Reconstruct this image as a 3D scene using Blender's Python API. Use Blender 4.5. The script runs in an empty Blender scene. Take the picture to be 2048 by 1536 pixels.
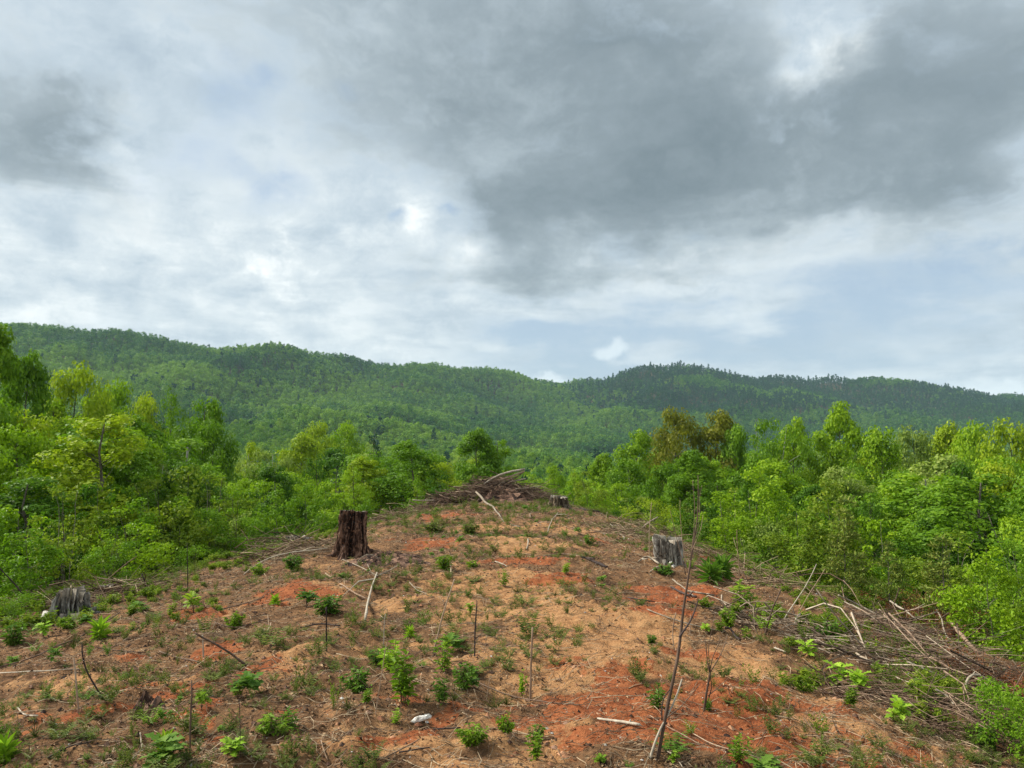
import bpy, math, random
import numpy as np
from math import radians, sin, cos, pi

rng = np.random.default_rng(7)
random.seed(7)
SC = bpy.context.scene
COL = SC.collection

# ------------------------------------------------------------------ camera
W0, H0, FPX = 2048.0, 1536.0, 1538.0
PITCH = math.atan(112.0 / FPX)
EYE = 1.65
cam_d = bpy.data.cameras.new('camera')
cam_d.sensor_width = 36.0
cam_d.lens = 36.0 * FPX / W0
cam_d.clip_start = 0.1
cam_d.clip_end = 9000
cam = bpy.data.objects.new('camera', cam_d)
COL.objects.link(cam)
cam.location = (0, 0, EYE)
cam.rotation_euler = (pi / 2 + PITCH, 0, 0)
SC.camera = cam

# ------------------------------------------------------------------ view
SC.view_settings.view_transform = 'Standard'
SC.view_settings.look = 'None'
SC.view_settings.gamma = 1
SC.view_settings.use_curve_mapping = False
SC.view_settings.exposure = 0.85
SC.cycles.volume_bounces = 1
SC.cycles.max_bounces = 6
SC.cycles.transparent_max_bounces = 4
SC.cycles.use_denoising = True
try:
    SC.cycles.denoising_prefilter = 'ACCURATE'
except Exception:
    pass

SUN_EL, SUN_AZ = 42.0, -75.0          # azimuth from +Y towards +X (negative: to the left, a little ahead)
SUN_E, SUN_ANGLE = 3.8, 12.0
HAZE_DENS = 0.00008


# ------------------------------------------------------------------ node helper
class E:
    """socket wrapper with arithmetic"""
    def __init__(s, nt, sock): s.nt, s.s = nt, sock
    def _m(s, op, b=None, c=None, clamp=False):
        n = s.nt.nodes.new('ShaderNodeMath'); n.operation = op; n.use_clamp = clamp
        for i, v in enumerate((s, b, c)):
            if v is None: continue
            if isinstance(v, E): s.nt.links.new(v.s, n.inputs[i])
            else: n.inputs[i].default_value = v
        return E(s.nt, n.outputs[0])
    def __add__(s, o): return s._m('ADD', o)
    def __sub__(s, o): return s._m('SUBTRACT', o)
    def __mul__(s, o): return s._m('MULTIPLY', o)
    def __truediv__(s, o): return s._m('DIVIDE', o)
    def pw(s, o): return s._m('POWER', o)
    def mx(s, o): return s._m('MAXIMUM', o)
    def mn(s, o): return s._m('MINIMUM', o)
    def cl(s): return s._m('ADD', 0.0, clamp=True)
    def ss(s, a, b):
        n = s.nt.nodes.new('ShaderNodeMapRange'); n.interpolation_type = 'SMOOTHSTEP'; n.clamp = True
        s.nt.links.new(s.s, n.inputs['Value'])
        n.inputs['From Min'].default_value = a; n.inputs['From Max'].default_value = b
        return E(s.nt, n.outputs['Result'])


def noise(nt, vec, scale, detail=4, rough=0.5, dist=0.0, lac=2.0, out='Fac'):
    n = nt.nodes.new('ShaderNodeTexNoise'); n.noise_dimensions = '3D'
    n.inputs['Scale'].default_value = scale; n.inputs['Detail'].default_value = detail
    n.inputs['Roughness'].default_value = rough; n.inputs['Distortion'].default_value = dist
    n.inputs['Lacunarity'].default_value = lac
    if vec is not None: nt.links.new(vec, n.inputs['Vector'])
    return E(nt, n.outputs['Fac']) if out == 'Fac' else n.outputs['Color']


def vmath(nt, op, a, b=None, scale=None):
    n = nt.nodes.new('ShaderNodeVectorMath'); n.operation = op
    for i, v in enumerate((a, b)):
        if v is None: continue
        if isinstance(v, (tuple, list)): n.inputs[i].default_value = v
        else: nt.links.new(v, n.inputs[i])
    if scale is not None:
        if isinstance(scale, E): nt.links.new(scale.s, n.inputs['Scale'])
        else: n.inputs['Scale'].default_value = scale
    return n.outputs['Value'] if op in ('LENGTH', 'DISTANCE', 'DOT_PRODUCT') else n.outputs['Vector']


def mixc(nt, f, a, b, mode='MIX'):
    n = nt.nodes.new('ShaderNodeMix'); n.data_type = 'RGBA'; n.blend_type = mode; n.clamp_factor = True
    for name, v in ((0, f), (6, a), (7, b)):
        i = n.inputs[name]
        if isinstance(v, E): nt.links.new(v.s, i)
        elif isinstance(v, (int, float)): i.default_value = v
        elif isinstance(v, (tuple, list)): i.default_value = (*v[:3], 1)
        else: nt.links.new(v, i)
    return n.outputs[2]


def ramp(nt, fac, stops):
    n = nt.nodes.new('ShaderNodeValToRGB'); cr = n.color_ramp
    while len(cr.elements) < len(stops): cr.elements.new(0.5)
    for e, (p, c) in zip(cr.elements, stops):
        e.position = p; e.color = (*c, 1)
    nt.links.new(fac.s, n.inputs[0])
    return n.outputs[0]


def pix_dir(px, py):
    dx = (px - W0 / 2) / FPX; dz = (H0 / 2 - py) / FPX
    v = np.array([dx, cos(PITCH) - dz * sin(PITCH), sin(PITCH) + dz * cos(PITCH)])
    return v / np.linalg.norm(v)


# ------------------------------------------------------------------ world: broken overcast sky
world = bpy.data.worlds.new('World'); SC.world = world
world.use_nodes = True
nt = world.node_tree; nt.nodes.clear()
out = nt.nodes.new('ShaderNodeOutputWorld'); bg = nt.nodes.new('ShaderNodeBackground')
bg.inputs['Strength'].default_value = 0.1
nt.links.new(bg.outputs[0], out.inputs[0])
sky = nt.nodes.new('ShaderNodeTexSky'); sky.sky_type = 'NISHITA'; sky.sun_disc = False
sky.sun_elevation = radians(SUN_EL); sky.sun_rotation = radians(SUN_AZ)
sky.air_density = 1.0; sky.dust_density = 1.5
geo = nt.nodes.new('ShaderNodeTexCoord')
D = geo.outputs['Generated']
sep = nt.nodes.new('ShaderNodeSeparateXYZ'); nt.links.new(D, sep.inputs[0])
dx, dy, dz = (E(nt, sep.outputs[i]) for i in range(3))
zz = dz.mx(0.0) + 0.16
comb = nt.nodes.new('ShaderNodeCombineXYZ')
nt.links.new((dx / zz).s, comb.inputs[0]); nt.links.new((dy / zz).s, comb.inputs[1]); comb.inputs[2].default_value = 3.7
P = comb.outputs[0]
# warped direction for the ragged cloud edges
warp = noise(nt, P, 1.3, 5, 0.55, out='Color')
wv = vmath(nt, 'SUBTRACT', warp, (0.5, 0.5, 0.5))
wv = vmath(nt, 'SCALE', wv, scale=0.26)
warp2 = noise(nt, D, 9.0, 5, 0.6, out='Color')
wv2 = vmath(nt, 'SCALE', vmath(nt, 'SUBTRACT', warp2, (0.5, 0.5, 0.5)), scale=0.10)
DW = vmath(nt, 'ADD', vmath(nt, 'ADD', D, wv), wv2)
DS = vmath(nt, 'ADD', D, vmath(nt, 'SCALE', vmath(nt, 'SUBTRACT', noise(nt, D, 26.0, 4, 0.6, out='Color'), (0.5, 0.5, 0.5)), scale=0.035))


def blob(px, py, rpx, amp=1.0, sz=1.0, vec=None):
    c = pix_dir(px, py)
    d = vmath(nt, 'SUBTRACT', vec or DW, tuple(c))
    d = vmath(nt, 'MULTIPLY', d, (1, 1, sz))
    l = E(nt, vmath(nt, 'LENGTH', d)) / (rpx / FPX)
    return (l * l * -1.0)._m('EXPONENT') * amp


def total(bl):
    r = bl[0]
    for b in bl[1:]: r = r + b
    return r


n1 = noise(nt, P, 0.55, 7, 0.55, 0.6)
n2 = noise(nt, P, 1.9, 8, 0.60, 0.4)
n3 = noise(nt, D, 14.0, 6, 0.62, 0.3)
n5 = noise(nt, vmath(nt, 'MULTIPLY', DW, (1, 1, 1.7)), 5.0, 10, 0.60, 0.2)
wisp = vmath(nt, 'MULTIPLY', D, (2.4, 2.4, 15.0))
n4 = noise(nt, wisp, 2.2, 8, 0.62, 0.8)
low = dz.ss(0.36, 0.10)
dark = total([blob(1230, 340, 290, .50, 1.3), blob(1030, 130, 300, .32), blob(1500, 330, 290, .30, 1.7), blob(1800, 330, 260, .20, 1.5),
              blob(1010, 440, 150, .30, 1.2), blob(1350, 110, 230, .24), blob(1850, 100, 180, .32), blob(2000, 250, 150, .22),
              blob(150, 290, 100, .38, 1.1), blob(60, 230, 90, .2, 1.0), blob(30, 400, 100, .34, 1.3), blob(20, 150, 80, .16), blob(250, 40, 160, .16), blob(2300, 150, 500, .2), blob(900, -300, 600, .25),
              blob(340, 520, 150, .12, 1.6), blob(650, 70, 260, .16), blob(1780, 470, 90, .10, 3, DS)])
light = total([blob(610, 490, 90, .20, 1.0), blob(562, 480, 26, .18, .5, DS), blob(835, 442, 36, .30, 0.9, DS), blob(945, 500, 50, .16, 1.5, DS), blob(1690, 80, 90, .26),
               blob(1700, 110, 44, .16, 1.0, DS), blob(1900, 160, 60, .18), blob(1480, 170, 60, .10), blob(430, 560, 260, .08, 1.5), blob(100, 480, 130, .10), blob(1500, 500, 280, .14, 3.0),
               blob(1050, 600, 300, .10, 4), blob(260, 330, 45, .14, 1.0, DS), blob(600, 600, 60, .12, 3.0, DS), blob(1750, 425, 150, .12, 3.0), blob(350, 170, 200, .06)])
n7 = noise(nt, vmath(nt, 'MULTIPLY', DS, (1, 1, 1.4)), 11.0, 9, 0.62, 0.3)
# high pale layer
lumA = (n1 - 0.5) * 0.25 + (n2 - 0.5) * 0.35 + (n5 - 0.5) * 0.75 + (n7 - 0.5) * 0.65 + (n4 - 0.5) * (low * 0.55 + 0.10) + 0.665 + light * 0.8 + (n7 - 0.5) * light * 3.0 - dark.cl() * 0.26
cloudA = ramp(nt, lumA, [(0.0, (0.20, 0.25, 0.30)), (0.35, (0.265, 0.32, 0.37)), (0.55, (0.33, 0.385, 0.43)), (0.75, (0.43, 0.475, 0.50)), (1.0, (0.62, 0.64, 0.635))])
# low dark layer with ragged edges
aB = (dark * 1.0 + (n5 - 0.5) * 1.7 + (n7 - 0.5) * 0.7 + (n2 - 0.5) * 0.6 + (n1 - 0.5) * 0.5 - light * 1.1)
lumB = (n5 - 0.5) * 1.0 + (n2 - 0.5) * 0.8 + (n7 - 0.5) * 0.5 + 0.74 - dark.mn(1.1) * 0.60 + light * 0.5
cloudB = ramp(nt, lumB, [(0.0, (0.098, 0.128, 0.146)), (0.35, (0.145, 0.180, 0.202)), (0.65, (0.235, 0.28, 0.31)), (1.0, (0.38, 0.425, 0.455))])
cloud = mixc(nt, aB.ss(0.12, 0.66) * 0.90, cloudA, cloudB)
bluegap = total([blob(480, 170, 90, .45, 1.6), blob(540, 150, 38, .5, 1.5, DS), blob(430, 185, 60, .35, 2, DS), blob(690, 190, 30, .4, 1.5, DS), blob(330, 290, 130, .50, 1.5), blob(480, 350, 60, .3, 2),
                 blob(790, 432, 26, .8, 1.8, DS), blob(900, 422, 24, .7, 1.6, DS), blob(1400, 480, 60, .3, 2), blob(1250, 700, 330, .50, 3.5),
                 blob(1950, 580, 260, .58, 3.4), blob(1600, 690, 280, .5, 3.0), blob(1080, 720, 160, .4, 2.5), blob(300, 640, 90, .2, 1.5)])
gap = (bluegap + (n7 - 0.5) * 1.3 + (n2 - 0.5) * 0.5 + (n5 - 0.5) * 0.6 + (n4 - 0.5) * 0.9 * low).ss(0.15, 0.95)
blue_air = mixc(nt, 0.75, sky.outputs[0], (1.9, 2.6, 3.5))
cs = vmath(nt, 'SCALE', cloud, scale=10.0)
col = mixc(nt, gap * 0.8, cs, blue_air)
puff = total([blob(1222, 703, 30, .8, 1.3, DS), blob(1240, 690, 20, .5, 1, DS), blob(1200, 712, 18, .4, 1, DS), blob(1098, 760, 30, 1.1, 1.6, DS), blob(1640, 752, 26, .6, 2, DS), blob(1985, 785, 60, .6, 2.4, DS),
              blob(2030, 780, 30, .5, 1.6, DS), blob(1920, 780, 50, .4, 2.4, DS), blob(1680, 700, 40, .3, 3, DS)])
n6 = noise(nt, D, 60.0, 5, 0.6)
pm = (puff + (n3 - 0.5) * 0.7 + (n6 - 0.5) * 0.6).ss(0.25, 0.95)
col = mixc(nt, pm * 0.6, col, (5.2, 5.7, 5.9))
nt.links.new(col, bg.inputs['Color'])

# ------------------------------------------------------------------ sun through thin cloud
sd = bpy.data.lights.new('sun', 'SUN'); sd.energy = SUN_E; sd.angle = radians(SUN_ANGLE); sd.color = (1.0, 0.95, 0.86)
so = bpy.data.objects.new('sun', sd); COL.objects.link(so)
so.rotation_euler = (radians(90 - SUN_EL), 0, radians(180 - SUN_AZ))
so.location = (-30, 20, 60)


# ------------------------------------------------------------------ mesh helpers
def tag(o, label=None, cat=None, group=None, kind=None):
    if label: o['label'] = label
    if cat: o['category'] = cat
    if group: o['group'] = group
    if kind: o['kind'] = kind
    return o


class Geo:
    def __init__(s): s.V, s.F, s.T, s.n = [], [], [], 0
    def add(s, V, F, tint=None):
        V = np.asarray(V, float).reshape(-1, 3); F = np.asarray(F, np.int64)
        s.V.append(V); s.F.append(F + s.n); s.n += len(V)
        if tint is None: tint = np.full(len(F), 0.5)
        s.T.append(np.broadcast_to(np.asarray(tint, float), (len(F),)))
        return s
    def merge(s, g, M=None, tint_shift=0.0):
        V, F, T = g.arr() if isinstance(g, Geo) else g
        off = s.n
        VV = V if M is None else V @ M[:3, :3].T + M[:3, 3]
        s.V.append(VV); s.n += len(VV)
        for f in F: s.F.append(f + off)
        for t in T: s.T.append(np.clip(t + tint_shift, 0, 1))
    def arr(s): return (np.concatenate(s.V) if s.V else np.zeros((0, 3))), list(s.F) if len(s.V) < 2 else list(s.F), list(s.T)
    def mesh(s, name, mat=None, smooth=False):
        V = np.concatenate(s.V)
        me = bpy.data.meshes.new(name)
        me.vertices.add(len(V)); me.vertices.foreach_set('co', V.astype(np.float32).ravel())
        lt = np.concatenate([np.full(len(f), f.shape[1]) for f in s.F if len(f)])
        li = np.concatenate([f.ravel() for f in s.F if len(f)])
        tt = np.concatenate([t for f, t in zip(s.F, s.T) if len(f)])
        me.loops.add(len(li)); me.loops.foreach_set('vertex_index', li.astype(np.int32))
        me.polygons.add(len(lt))
        ls = np.concatenate([[0], np.cumsum(lt)[:-1]]).astype(np.int32)
        me.polygons.foreach_set('loop_start', ls)
        me.polygons.foreach_set('use_smooth', np.full(len(lt), smooth))
        a = me.attributes.new('tint', 'FLOAT', 'FACE'); a.data.foreach_set('value', tt.astype(np.float32))
        me.update(calc_edges=True)
        if mat: me.materials.append(mat)
        return me
    def obj(s, name, mat=None, parent=None, smooth=False, loc=None):
        o = bpy.data.objects.new(name, s.mesh(name, mat, smooth)); COL.objects.link(o)
        if parent: o.parent = parent
        if loc is not None: o.location = loc
        return o


# merging a Geo keeps indices local: arr() returns faces with absolute indices
def unit(v):
    v = np.asarray(v, float); return v / np.maximum(np.linalg.norm(v, axis=-1, keepdims=True), 1e-9)


def frames(T, ref=None):
    T = unit(T)
    ref = np.where(np.abs(T[..., 2:3]) > 0.85, np.array([1.0, 0.13, 0]), np.array([0, 0, 1.0])) if ref is None else ref
    A = unit(np.cross(T, ref)); B = np.cross(A, T)
    return A, B


def tubes(P, R, sides=4, cap=True):
    """P (N,K,3) R (N,K) -> V, quads"""
    P = np.asarray(P, float); R = np.asarray(R, float)
    if P.ndim == 2: P = P[None]; R = R[None]
    N, K, _ = P.shape
    T = np.gradient(P, axis=1)
    tm = unit(P[:, -1:] - P[:, :1])
    ref = np.where(np.abs(tm[..., 2:3]) > 0.85, np.array([1.0, 0.13, 0]), np.array([0, 0, 1.0]))
    ref = np.broadcast_to(ref, T.shape)
    A, B = frames(T, ref)
    a = np.arange(sides) * 2 * pi / sides
    V = P[:, :, None] + R[:, :, None, None] * (A[:, :, None] * np.cos(a)[None, None, :, None] + B[:, :, None] * np.sin(a)[None, None, :, None])
    idx = np.arange(N * K * sides).reshape(N, K, sides)
    n = np.roll(idx, -1, axis=2)
    Q = np.stack([idx[:, :-1], n[:, :-1], n[:, 1:], idx[:, 1:]], -1).reshape(-1, 4)
    caps = np.concatenate([idx[:, 0, ::-1], idx[:, -1]]) if cap else None
    return V.reshape(-1, 3), Q, caps


def add_tubes(g, P, R, sides=4, tint=None, cap=True):
    P = np.asarray(P, float); R = np.asarray(R, float)
    if P.ndim == 2: P = P[None]; R = R[None]
    V, Q, caps = tubes(P, R, sides, cap)
    N, K = R.shape
    if tint is None: tint = np.full(N, 0.5)
    tint = np.broadcast_to(np.asarray(tint, float), (N,))
    off = g.n
    g.V.append(V); g.n += len(V)
    g.F.append(Q + off); g.T.append(np.repeat(tint, (K - 1) * sides))
    if cap:
        g.F.append(caps + off); g.T.append(np.tile(tint, 2))


def leaves(g, C, ax, nr, L, Wd, tint, fold=False, curl=0.15):
    """C base points, ax leaf axis, nr normal"""
    ax = unit(ax); s = unit(np.cross(ax, nr)); n = np.cross(s, ax)
    L = np.asarray(L)[:, None] * np.ones((1, 1)); Wd = np.asarray(Wd)[:, None]
    N = len(C)
    if not fold:
        V = np.stack([C, C + ax * L * 0.45 + s * Wd * 0.5 + n * L * 0.08, C + ax * L - n * L * curl, C + ax * L * 0.45 - s * Wd * 0.5 + n * L * 0.08], 1)
        F = np.arange(N * 4).reshape(N, 4)
        g.add(V.reshape(-1, 3), F, tint)
    else:
        m1 = C + ax * L * 0.30; m2 = C + ax * L * 0.68 - n * L * curl * 0.4; tip = C + ax * L - n * L * curl
        up = n * Wd * 0.22
        V = np.stack([C, m1 + s * Wd * 0.48 + up, m2 + s * Wd * 0.36 + up, tip, m2 - s * Wd * 0.36 + up, m1 - s * Wd * 0.48 + up], 1)
        b = np.arange(N)[:, None] * 6
        F = np.concatenate([b + np.array([0, 1, 2, 3]), b + np.array([0, 3, 4, 5])])
        g.add(V.reshape(-1, 3), F, np.tile(tint, 2) if np.ndim(tint) else tint)


def rand_unit(n): return unit(rng.normal(size=(n, 3)))


# ------------------------------------------------------------------ value noise / fbm in numpy
def _h(ix, iy, s):
    v = (ix * 374761393 + iy * 668265263 + s * 974711) & 0xFFFFFFFF
    v = ((v ^ (v >> 13)) * 1274126177) & 0xFFFFFFFF
    return ((v ^ (v >> 16)) & 0xFFFFFF) / float(0xFFFFFF)


def vnoise(x, y, s=0):
    x = np.asarray(x, float); y = np.asarray(y, float)
    ix = np.floor(x).astype(np.int64); iy = np.floor(y).astype(np.int64)
    fx = x - ix; fy = y - iy
    fx = fx * fx * fx * (fx * (fx * 6 - 15) + 10); fy = fy * fy * fy * (fy * (fy * 6 - 15) + 10)
    a = _h(ix, iy, s); b = _h(ix + 1, iy, s); c = _h(ix, iy + 1, s); d = _h(ix + 1, iy + 1, s)
    return (a + (b - a) * fx) * (1 - fy) + (c + (d - c) * fx) * fy - 0.5


def fbm(x, y, sc, oct=4, s=0, g=0.5):
    r = 0; a = 1.0; f = 1.0 / sc; c, sn = cos(0.6), sin(0.6)
    x = np.asarray(x, float); y = np.asarray(y, float)
    for k in range(oct):
        r = r + a * vnoise(x * f, y * f, s + k * 17)
        x, y = x * c - y * sn, x * sn + y * c
        f *= 2.03; a *= g
    return r


# ------------------------------------------------------------------ terrain
def sp(v, k): return k * np.logaddexp(0, v / k)


def ridge_pts(lst):
    """(px, py of tree tops, distance, canopy) -> world points of the ridge line"""
    o = []
    for px, py, d, c in lst:
        v = pix_dir(px, py); o.append(v / v[1] * d + np.array([0, 0, EYE - c]))
    return np.array(o)


R_LEFT = ridge_pts([(-900, 640, 1150, 12), (-300, 636, 1150, 12), (0, 650, 1180, 12), (200, 660, 1200, 12), (400, 674, 1260, 12), (520, 688, 1300, 12), (600, 690, 1320, 12), (700, 709, 1380, 12),
                    (800, 727, 1450, 12), (900, 744, 1520, 12), (1000, 757, 1600, 12), (1070, 771, 1680, 12), (1130, 782, 1780, 12)])
R_RIGHT = ridge_pts([(1130, 782, 1780, 12), (1200, 768, 1760, 12), (1280, 750, 1740, 12), (1360, 743, 1720, 12), (1500, 741, 1720, 12), (1560, 748, 1760, 12), (1630, 764, 1800, 12),
                     (1680, 760, 1760, 12), (1740, 756, 1740, 12), (1800, 761, 1740, 12), (1870, 779, 1760, 12), (1950, 794, 1800, 12), (2060, 797, 1850, 12), (2400, 780, 1900, 12), (3000, 770, 1900, 12)])
SPUR_A = ridge_pts([(600, 694, 1320, 12), (500, 712, 1180, 12), (400, 735, 1040, 12), (300, 762, 900, 12), (200, 792, 800, 12), (60, 830, 700, 12)])
SPUR_B = ridge_pts([(900, 748, 1520, 12), (860, 790, 1250, 12), (800, 830, 1000, 12), (700, 850, 800, 12), (560, 862, 640, 12)])
SPUR_C = ridge_pts([(1360, 746, 1720, 12), (1300, 800, 1450, 12), (1180, 845, 1200, 12), (1050, 875, 1000, 12)])
SPUR_D = ridge_pts([(1740, 760, 1740, 12), (1800, 810, 1450, 12), (1760, 850, 1200, 12)])
SPUR_E = ridge_pts([(200, 664, 1200, 12), (130, 700, 1050, 12), (60, 745, 900, 12), (-60, 790, 800, 12)])
BASE = -46.0


def seg_field(x, y, pts, w, pw):
    best = np.full(np.shape(x), -1e9)
    for a, b in zip(pts[:-1], pts[1:]):
        ab = (b - a)[:2]; L2 = float(ab @ ab)
        t = np.clip(((x - a[0]) * ab[0] + (y - a[1]) * ab[1]) / L2, 0, 1)
        d = np.hypot(x - (a[0] + t * ab[0]), y - (a[1] + t * ab[1]))
        z = a[2] + (b[2] - a[2]) * t
        hh = (z - BASE) * np.exp(-(d / w) ** pw)
        best = np.maximum(best, hh)
    return best


def hills(x, y):
    fs = [seg_field(x, y, R_LEFT, 340, 1.3), seg_field(x, y, R_RIGHT, 380, 1.3), seg_field(x, y, SPUR_A, 170, 1.5), seg_field(x, y, SPUR_B, 170, 1.4),
          seg_field(x, y, SPUR_C, 190, 1.4), seg_field(x, y, SPUR_D, 170, 1.5), seg_field(x, y, SPUR_E, 140, 1.5)]
    m = np.max(fs, axis=0)
    n = fbm(x, y, 330, 4, 5)
    n2 = fbm(x, y, 120, 3, 9)
    far = np.clip((np.hypot(x, y) - 250) / 400, 0, 1)
    amp = np.clip(m / 120, 0, 1)
    edge = 1 - np.exp(-((1 - np.clip(m / np.maximum(m.max() if np.ndim(m) else 1, 1), 0, 1)) * 4))
    return m + far * (n * 62 * (0.2 + 0.8 * amp * (1 - 0.6 * amp)) + n2 * 22)


def h0(x, y):
    """ridge crest the camera stands on"""
    x = np.asarray(x, float); y = np.asarray(y, float)
    crest = -0.020 * np.clip(y, -30, 60) - 0.46 * sp(y - 36, 1.4) - 0.1 * sp(-y - 25, 4)
    cx = 0.25 * np.sin(y * 0.13)
    xr = x - cx
    nr_ = np.clip((y - 8) / 24, 0, 1)
    left = (0.075 + 0.03 * nr_) * sp(-xr - 3.2 + nr_ * 2.0, 0.9) + 0.56 * sp(-xr - 9.6 + 5.6 * nr_, 1.2)
    right = 0.13 * sp(xr - 2.0 + nr_ * 0.8, 0.7) + 0.52 * sp(xr - 6.2 + 1.5 * nr_, 1.1)
    return crest, left, right


def hs(x, y):
    c, l, r = h0(x, y)
    drop = -c + l + r
    sgn = np.where(drop < 0, drop, 0)
    dr = np.maximum(drop, 0)
    z = -(13.0 * (1 - np.exp(-dr / 14.0)) + 32.0 * (1 - np.exp(-dr / 170.0))) - sgn
    return z


def height(x, y, detail=True):
    x = np.asarray(x, float); y = np.asarray(y, float)
    z = hs(x, y)
    far = np.hypot(x, y)
    hl = np.where(far > 200, 1.0, 0.0)
    if np.any(hl > 0):
        hv = np.maximum(hills(x, y), 0)
        k = np.clip((far - 200) / 350, 0, 1); k = k * k * (3 - 2 * k)
        z = z + hv * k
    z = z + fbm(x, y, 6.0, 3, 21) * np.where(far < 36, 0.11, 0.11 + np.clip((far - 36) / 20, 0, 1) * 0.5)
    if detail:
        near = np.exp(-np.maximum(far - 25, 0) / 20)
        z = z + near * (fbm(x, y, 0.9, 4, 31, 0.6) * 0.12 + np.abs(fbm(x, y, 0.22, 4, 41, 0.6)) * 0.06)
    return z


def ray_ground(px, py):
    d = pix_dir(px, py)
    t = np.concatenate([np.arange(2, 60, 0.05), np.arange(60, 400, 0.5)])
    P = d[None] * t[:, None]
    z = height(P[:, 0], P[:, 1]) - EYE
    i = np.argmax(P[:, 2] < z) if np.any(P[:, 2] < z) else -1
    if P[i, 1] > 45:                      # just over the brow: take the brow itself
        k = (P[:, 1] < 40); i = int(np.argmax(np.where(k, (z - P[:, 2]) / P[:, 1], -9)))
    return np.array([P[i, 0], P[i, 1], z[i] + EYE])


def at_depth(px, py, y):
    d = pix_dir(px, py); return d / d[1] * y + np.array([0, 0, EYE])


# ------------------------------------------------------------------ materials
def new_mat(name):
    m = bpy.data.materials.new(name); m.use_nodes = True
    t = m.node_tree; t.nodes.clear()
    o = t.nodes.new('ShaderNodeOutputMaterial')
    return m, t, o


def attr(t, name):
    n = t.nodes.new('ShaderNodeAttribute'); n.attribute_name = name; n.attribute_type = 'GEOMETRY'
    return E(t, n.outputs['Fac'])


def leaf_mat(name, c_lo, c_mid, c_hi, trans=0.36, per_obj=0.25, locn=0.0, rough=0.5, spec=0.12, trans_tint=(1.15, 1.25, 0.7)):
    m, t, o = new_mat(name)
    ti = attr(t, 'tint')
    oi = t.nodes.new('ShaderNodeObjectInfo')
    orr = E(t, oi.outputs['Random'])
    f = ti * 0.75 + 0.125 + (orr - 0.5) * per_obj
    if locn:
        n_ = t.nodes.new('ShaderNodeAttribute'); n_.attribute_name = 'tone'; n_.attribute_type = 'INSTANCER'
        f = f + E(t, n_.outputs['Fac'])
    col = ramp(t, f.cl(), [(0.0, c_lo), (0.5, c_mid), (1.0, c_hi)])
    p = t.nodes.new('ShaderNodeBsdfPrincipled')
    t.links.new(col, p.inputs['Base Color']); p.inputs['Roughness'].default_value = rough
    p.inputs['Specular IOR Level'].default_value = spec
    tr = t.nodes.new('ShaderNodeBsdfTranslucent')
    tc = mixc(t, 1.0, col, trans_tint, 'MULTIPLY')
    t.links.new(tc, tr.inputs['Color'])
    mx = t.nodes.new('ShaderNodeMixShader'); mx.inputs[0].default_value = trans
    t.links.new(p.outputs[0], mx.inputs[1]); t.links.new(tr.outputs[0], mx.inputs[2])
    t.links.new(mx.outputs[0], o.inputs[0])
    return m


M = {}
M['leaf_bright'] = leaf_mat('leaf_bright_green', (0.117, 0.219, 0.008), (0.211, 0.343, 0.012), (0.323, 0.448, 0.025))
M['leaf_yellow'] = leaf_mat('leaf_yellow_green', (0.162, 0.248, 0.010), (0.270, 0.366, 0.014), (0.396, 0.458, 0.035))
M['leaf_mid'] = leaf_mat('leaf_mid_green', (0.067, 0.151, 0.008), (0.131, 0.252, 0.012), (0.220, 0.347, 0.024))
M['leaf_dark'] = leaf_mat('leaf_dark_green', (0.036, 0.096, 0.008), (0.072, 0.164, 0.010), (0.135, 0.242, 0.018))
M['leaf_olive'] = leaf_mat('leaf_olive_brown', (0.12, 0.135, 0.012), (0.20, 0.205, 0.018), (0.27, 0.30, 0.025))
M['leaf_grey'] = leaf_mat('leaf_grey_green', (0.14, 0.21, 0.035), (0.24, 0.32, 0.06), (0.36, 0.42, 0.10))
M['needle'] = leaf_mat('pine_needles', (0.016, 0.05, 0.020), (0.03, 0.085, 0.028), (0.06, 0.13, 0.036), trans=0.12)
M['needle_young'] = leaf_mat('young_pine_needles', (0.08, 0.13, 0.02), (0.15, 0.21, 0.03), (0.27, 0.27, 0.06), trans=0.2)
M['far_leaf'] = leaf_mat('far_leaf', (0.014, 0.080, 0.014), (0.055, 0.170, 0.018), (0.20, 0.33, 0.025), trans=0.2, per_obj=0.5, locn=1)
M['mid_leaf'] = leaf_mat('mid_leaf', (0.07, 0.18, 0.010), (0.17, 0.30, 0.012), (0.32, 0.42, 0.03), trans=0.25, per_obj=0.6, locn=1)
M['far_needle'] = leaf_mat('far_needle', (0.006, 0.042, 0.020), (0.014, 0.070, 0.030), (0.030, 0.105, 0.036), trans=0.1, per_obj=0.5)
M['herb'] = leaf_mat('herb_leaves', (0.085, 0.17, 0.012), (0.17, 0.28, 0.02), (0.29, 0.39, 0.04))
M['herb_dark'] = leaf_mat('dark_herb_leaves', (0.05, 0.12, 0.015), (0.095, 0.19, 0.022), (0.17, 0.27, 0.04))
M['herb_bright'] = leaf_mat('fresh_bright_leaves', (0.15, 0.27, 0.015), (0.26, 0.42, 0.03), (0.38, 0.52, 0.06))
M['weed'] = leaf_mat('ground_weeds', (0.06, 0.085, 0.018), (0.12, 0.16, 0.03), (0.23, 0.26, 0.06))
M['fringe'] = leaf_mat('bramble_leaves', (0.065, 0.125, 0.010), (0.155, 0.235, 0.018), (0.30, 0.36, 0.035))
M['dead_needle'] = leaf_mat('dead_red_brown_needles', (0.10, 0.035, 0.015), (0.22, 0.075, 0.03), (0.34, 0.15, 0.06), trans=0.2, trans_tint=(1, 0.8, 0.6))


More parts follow.
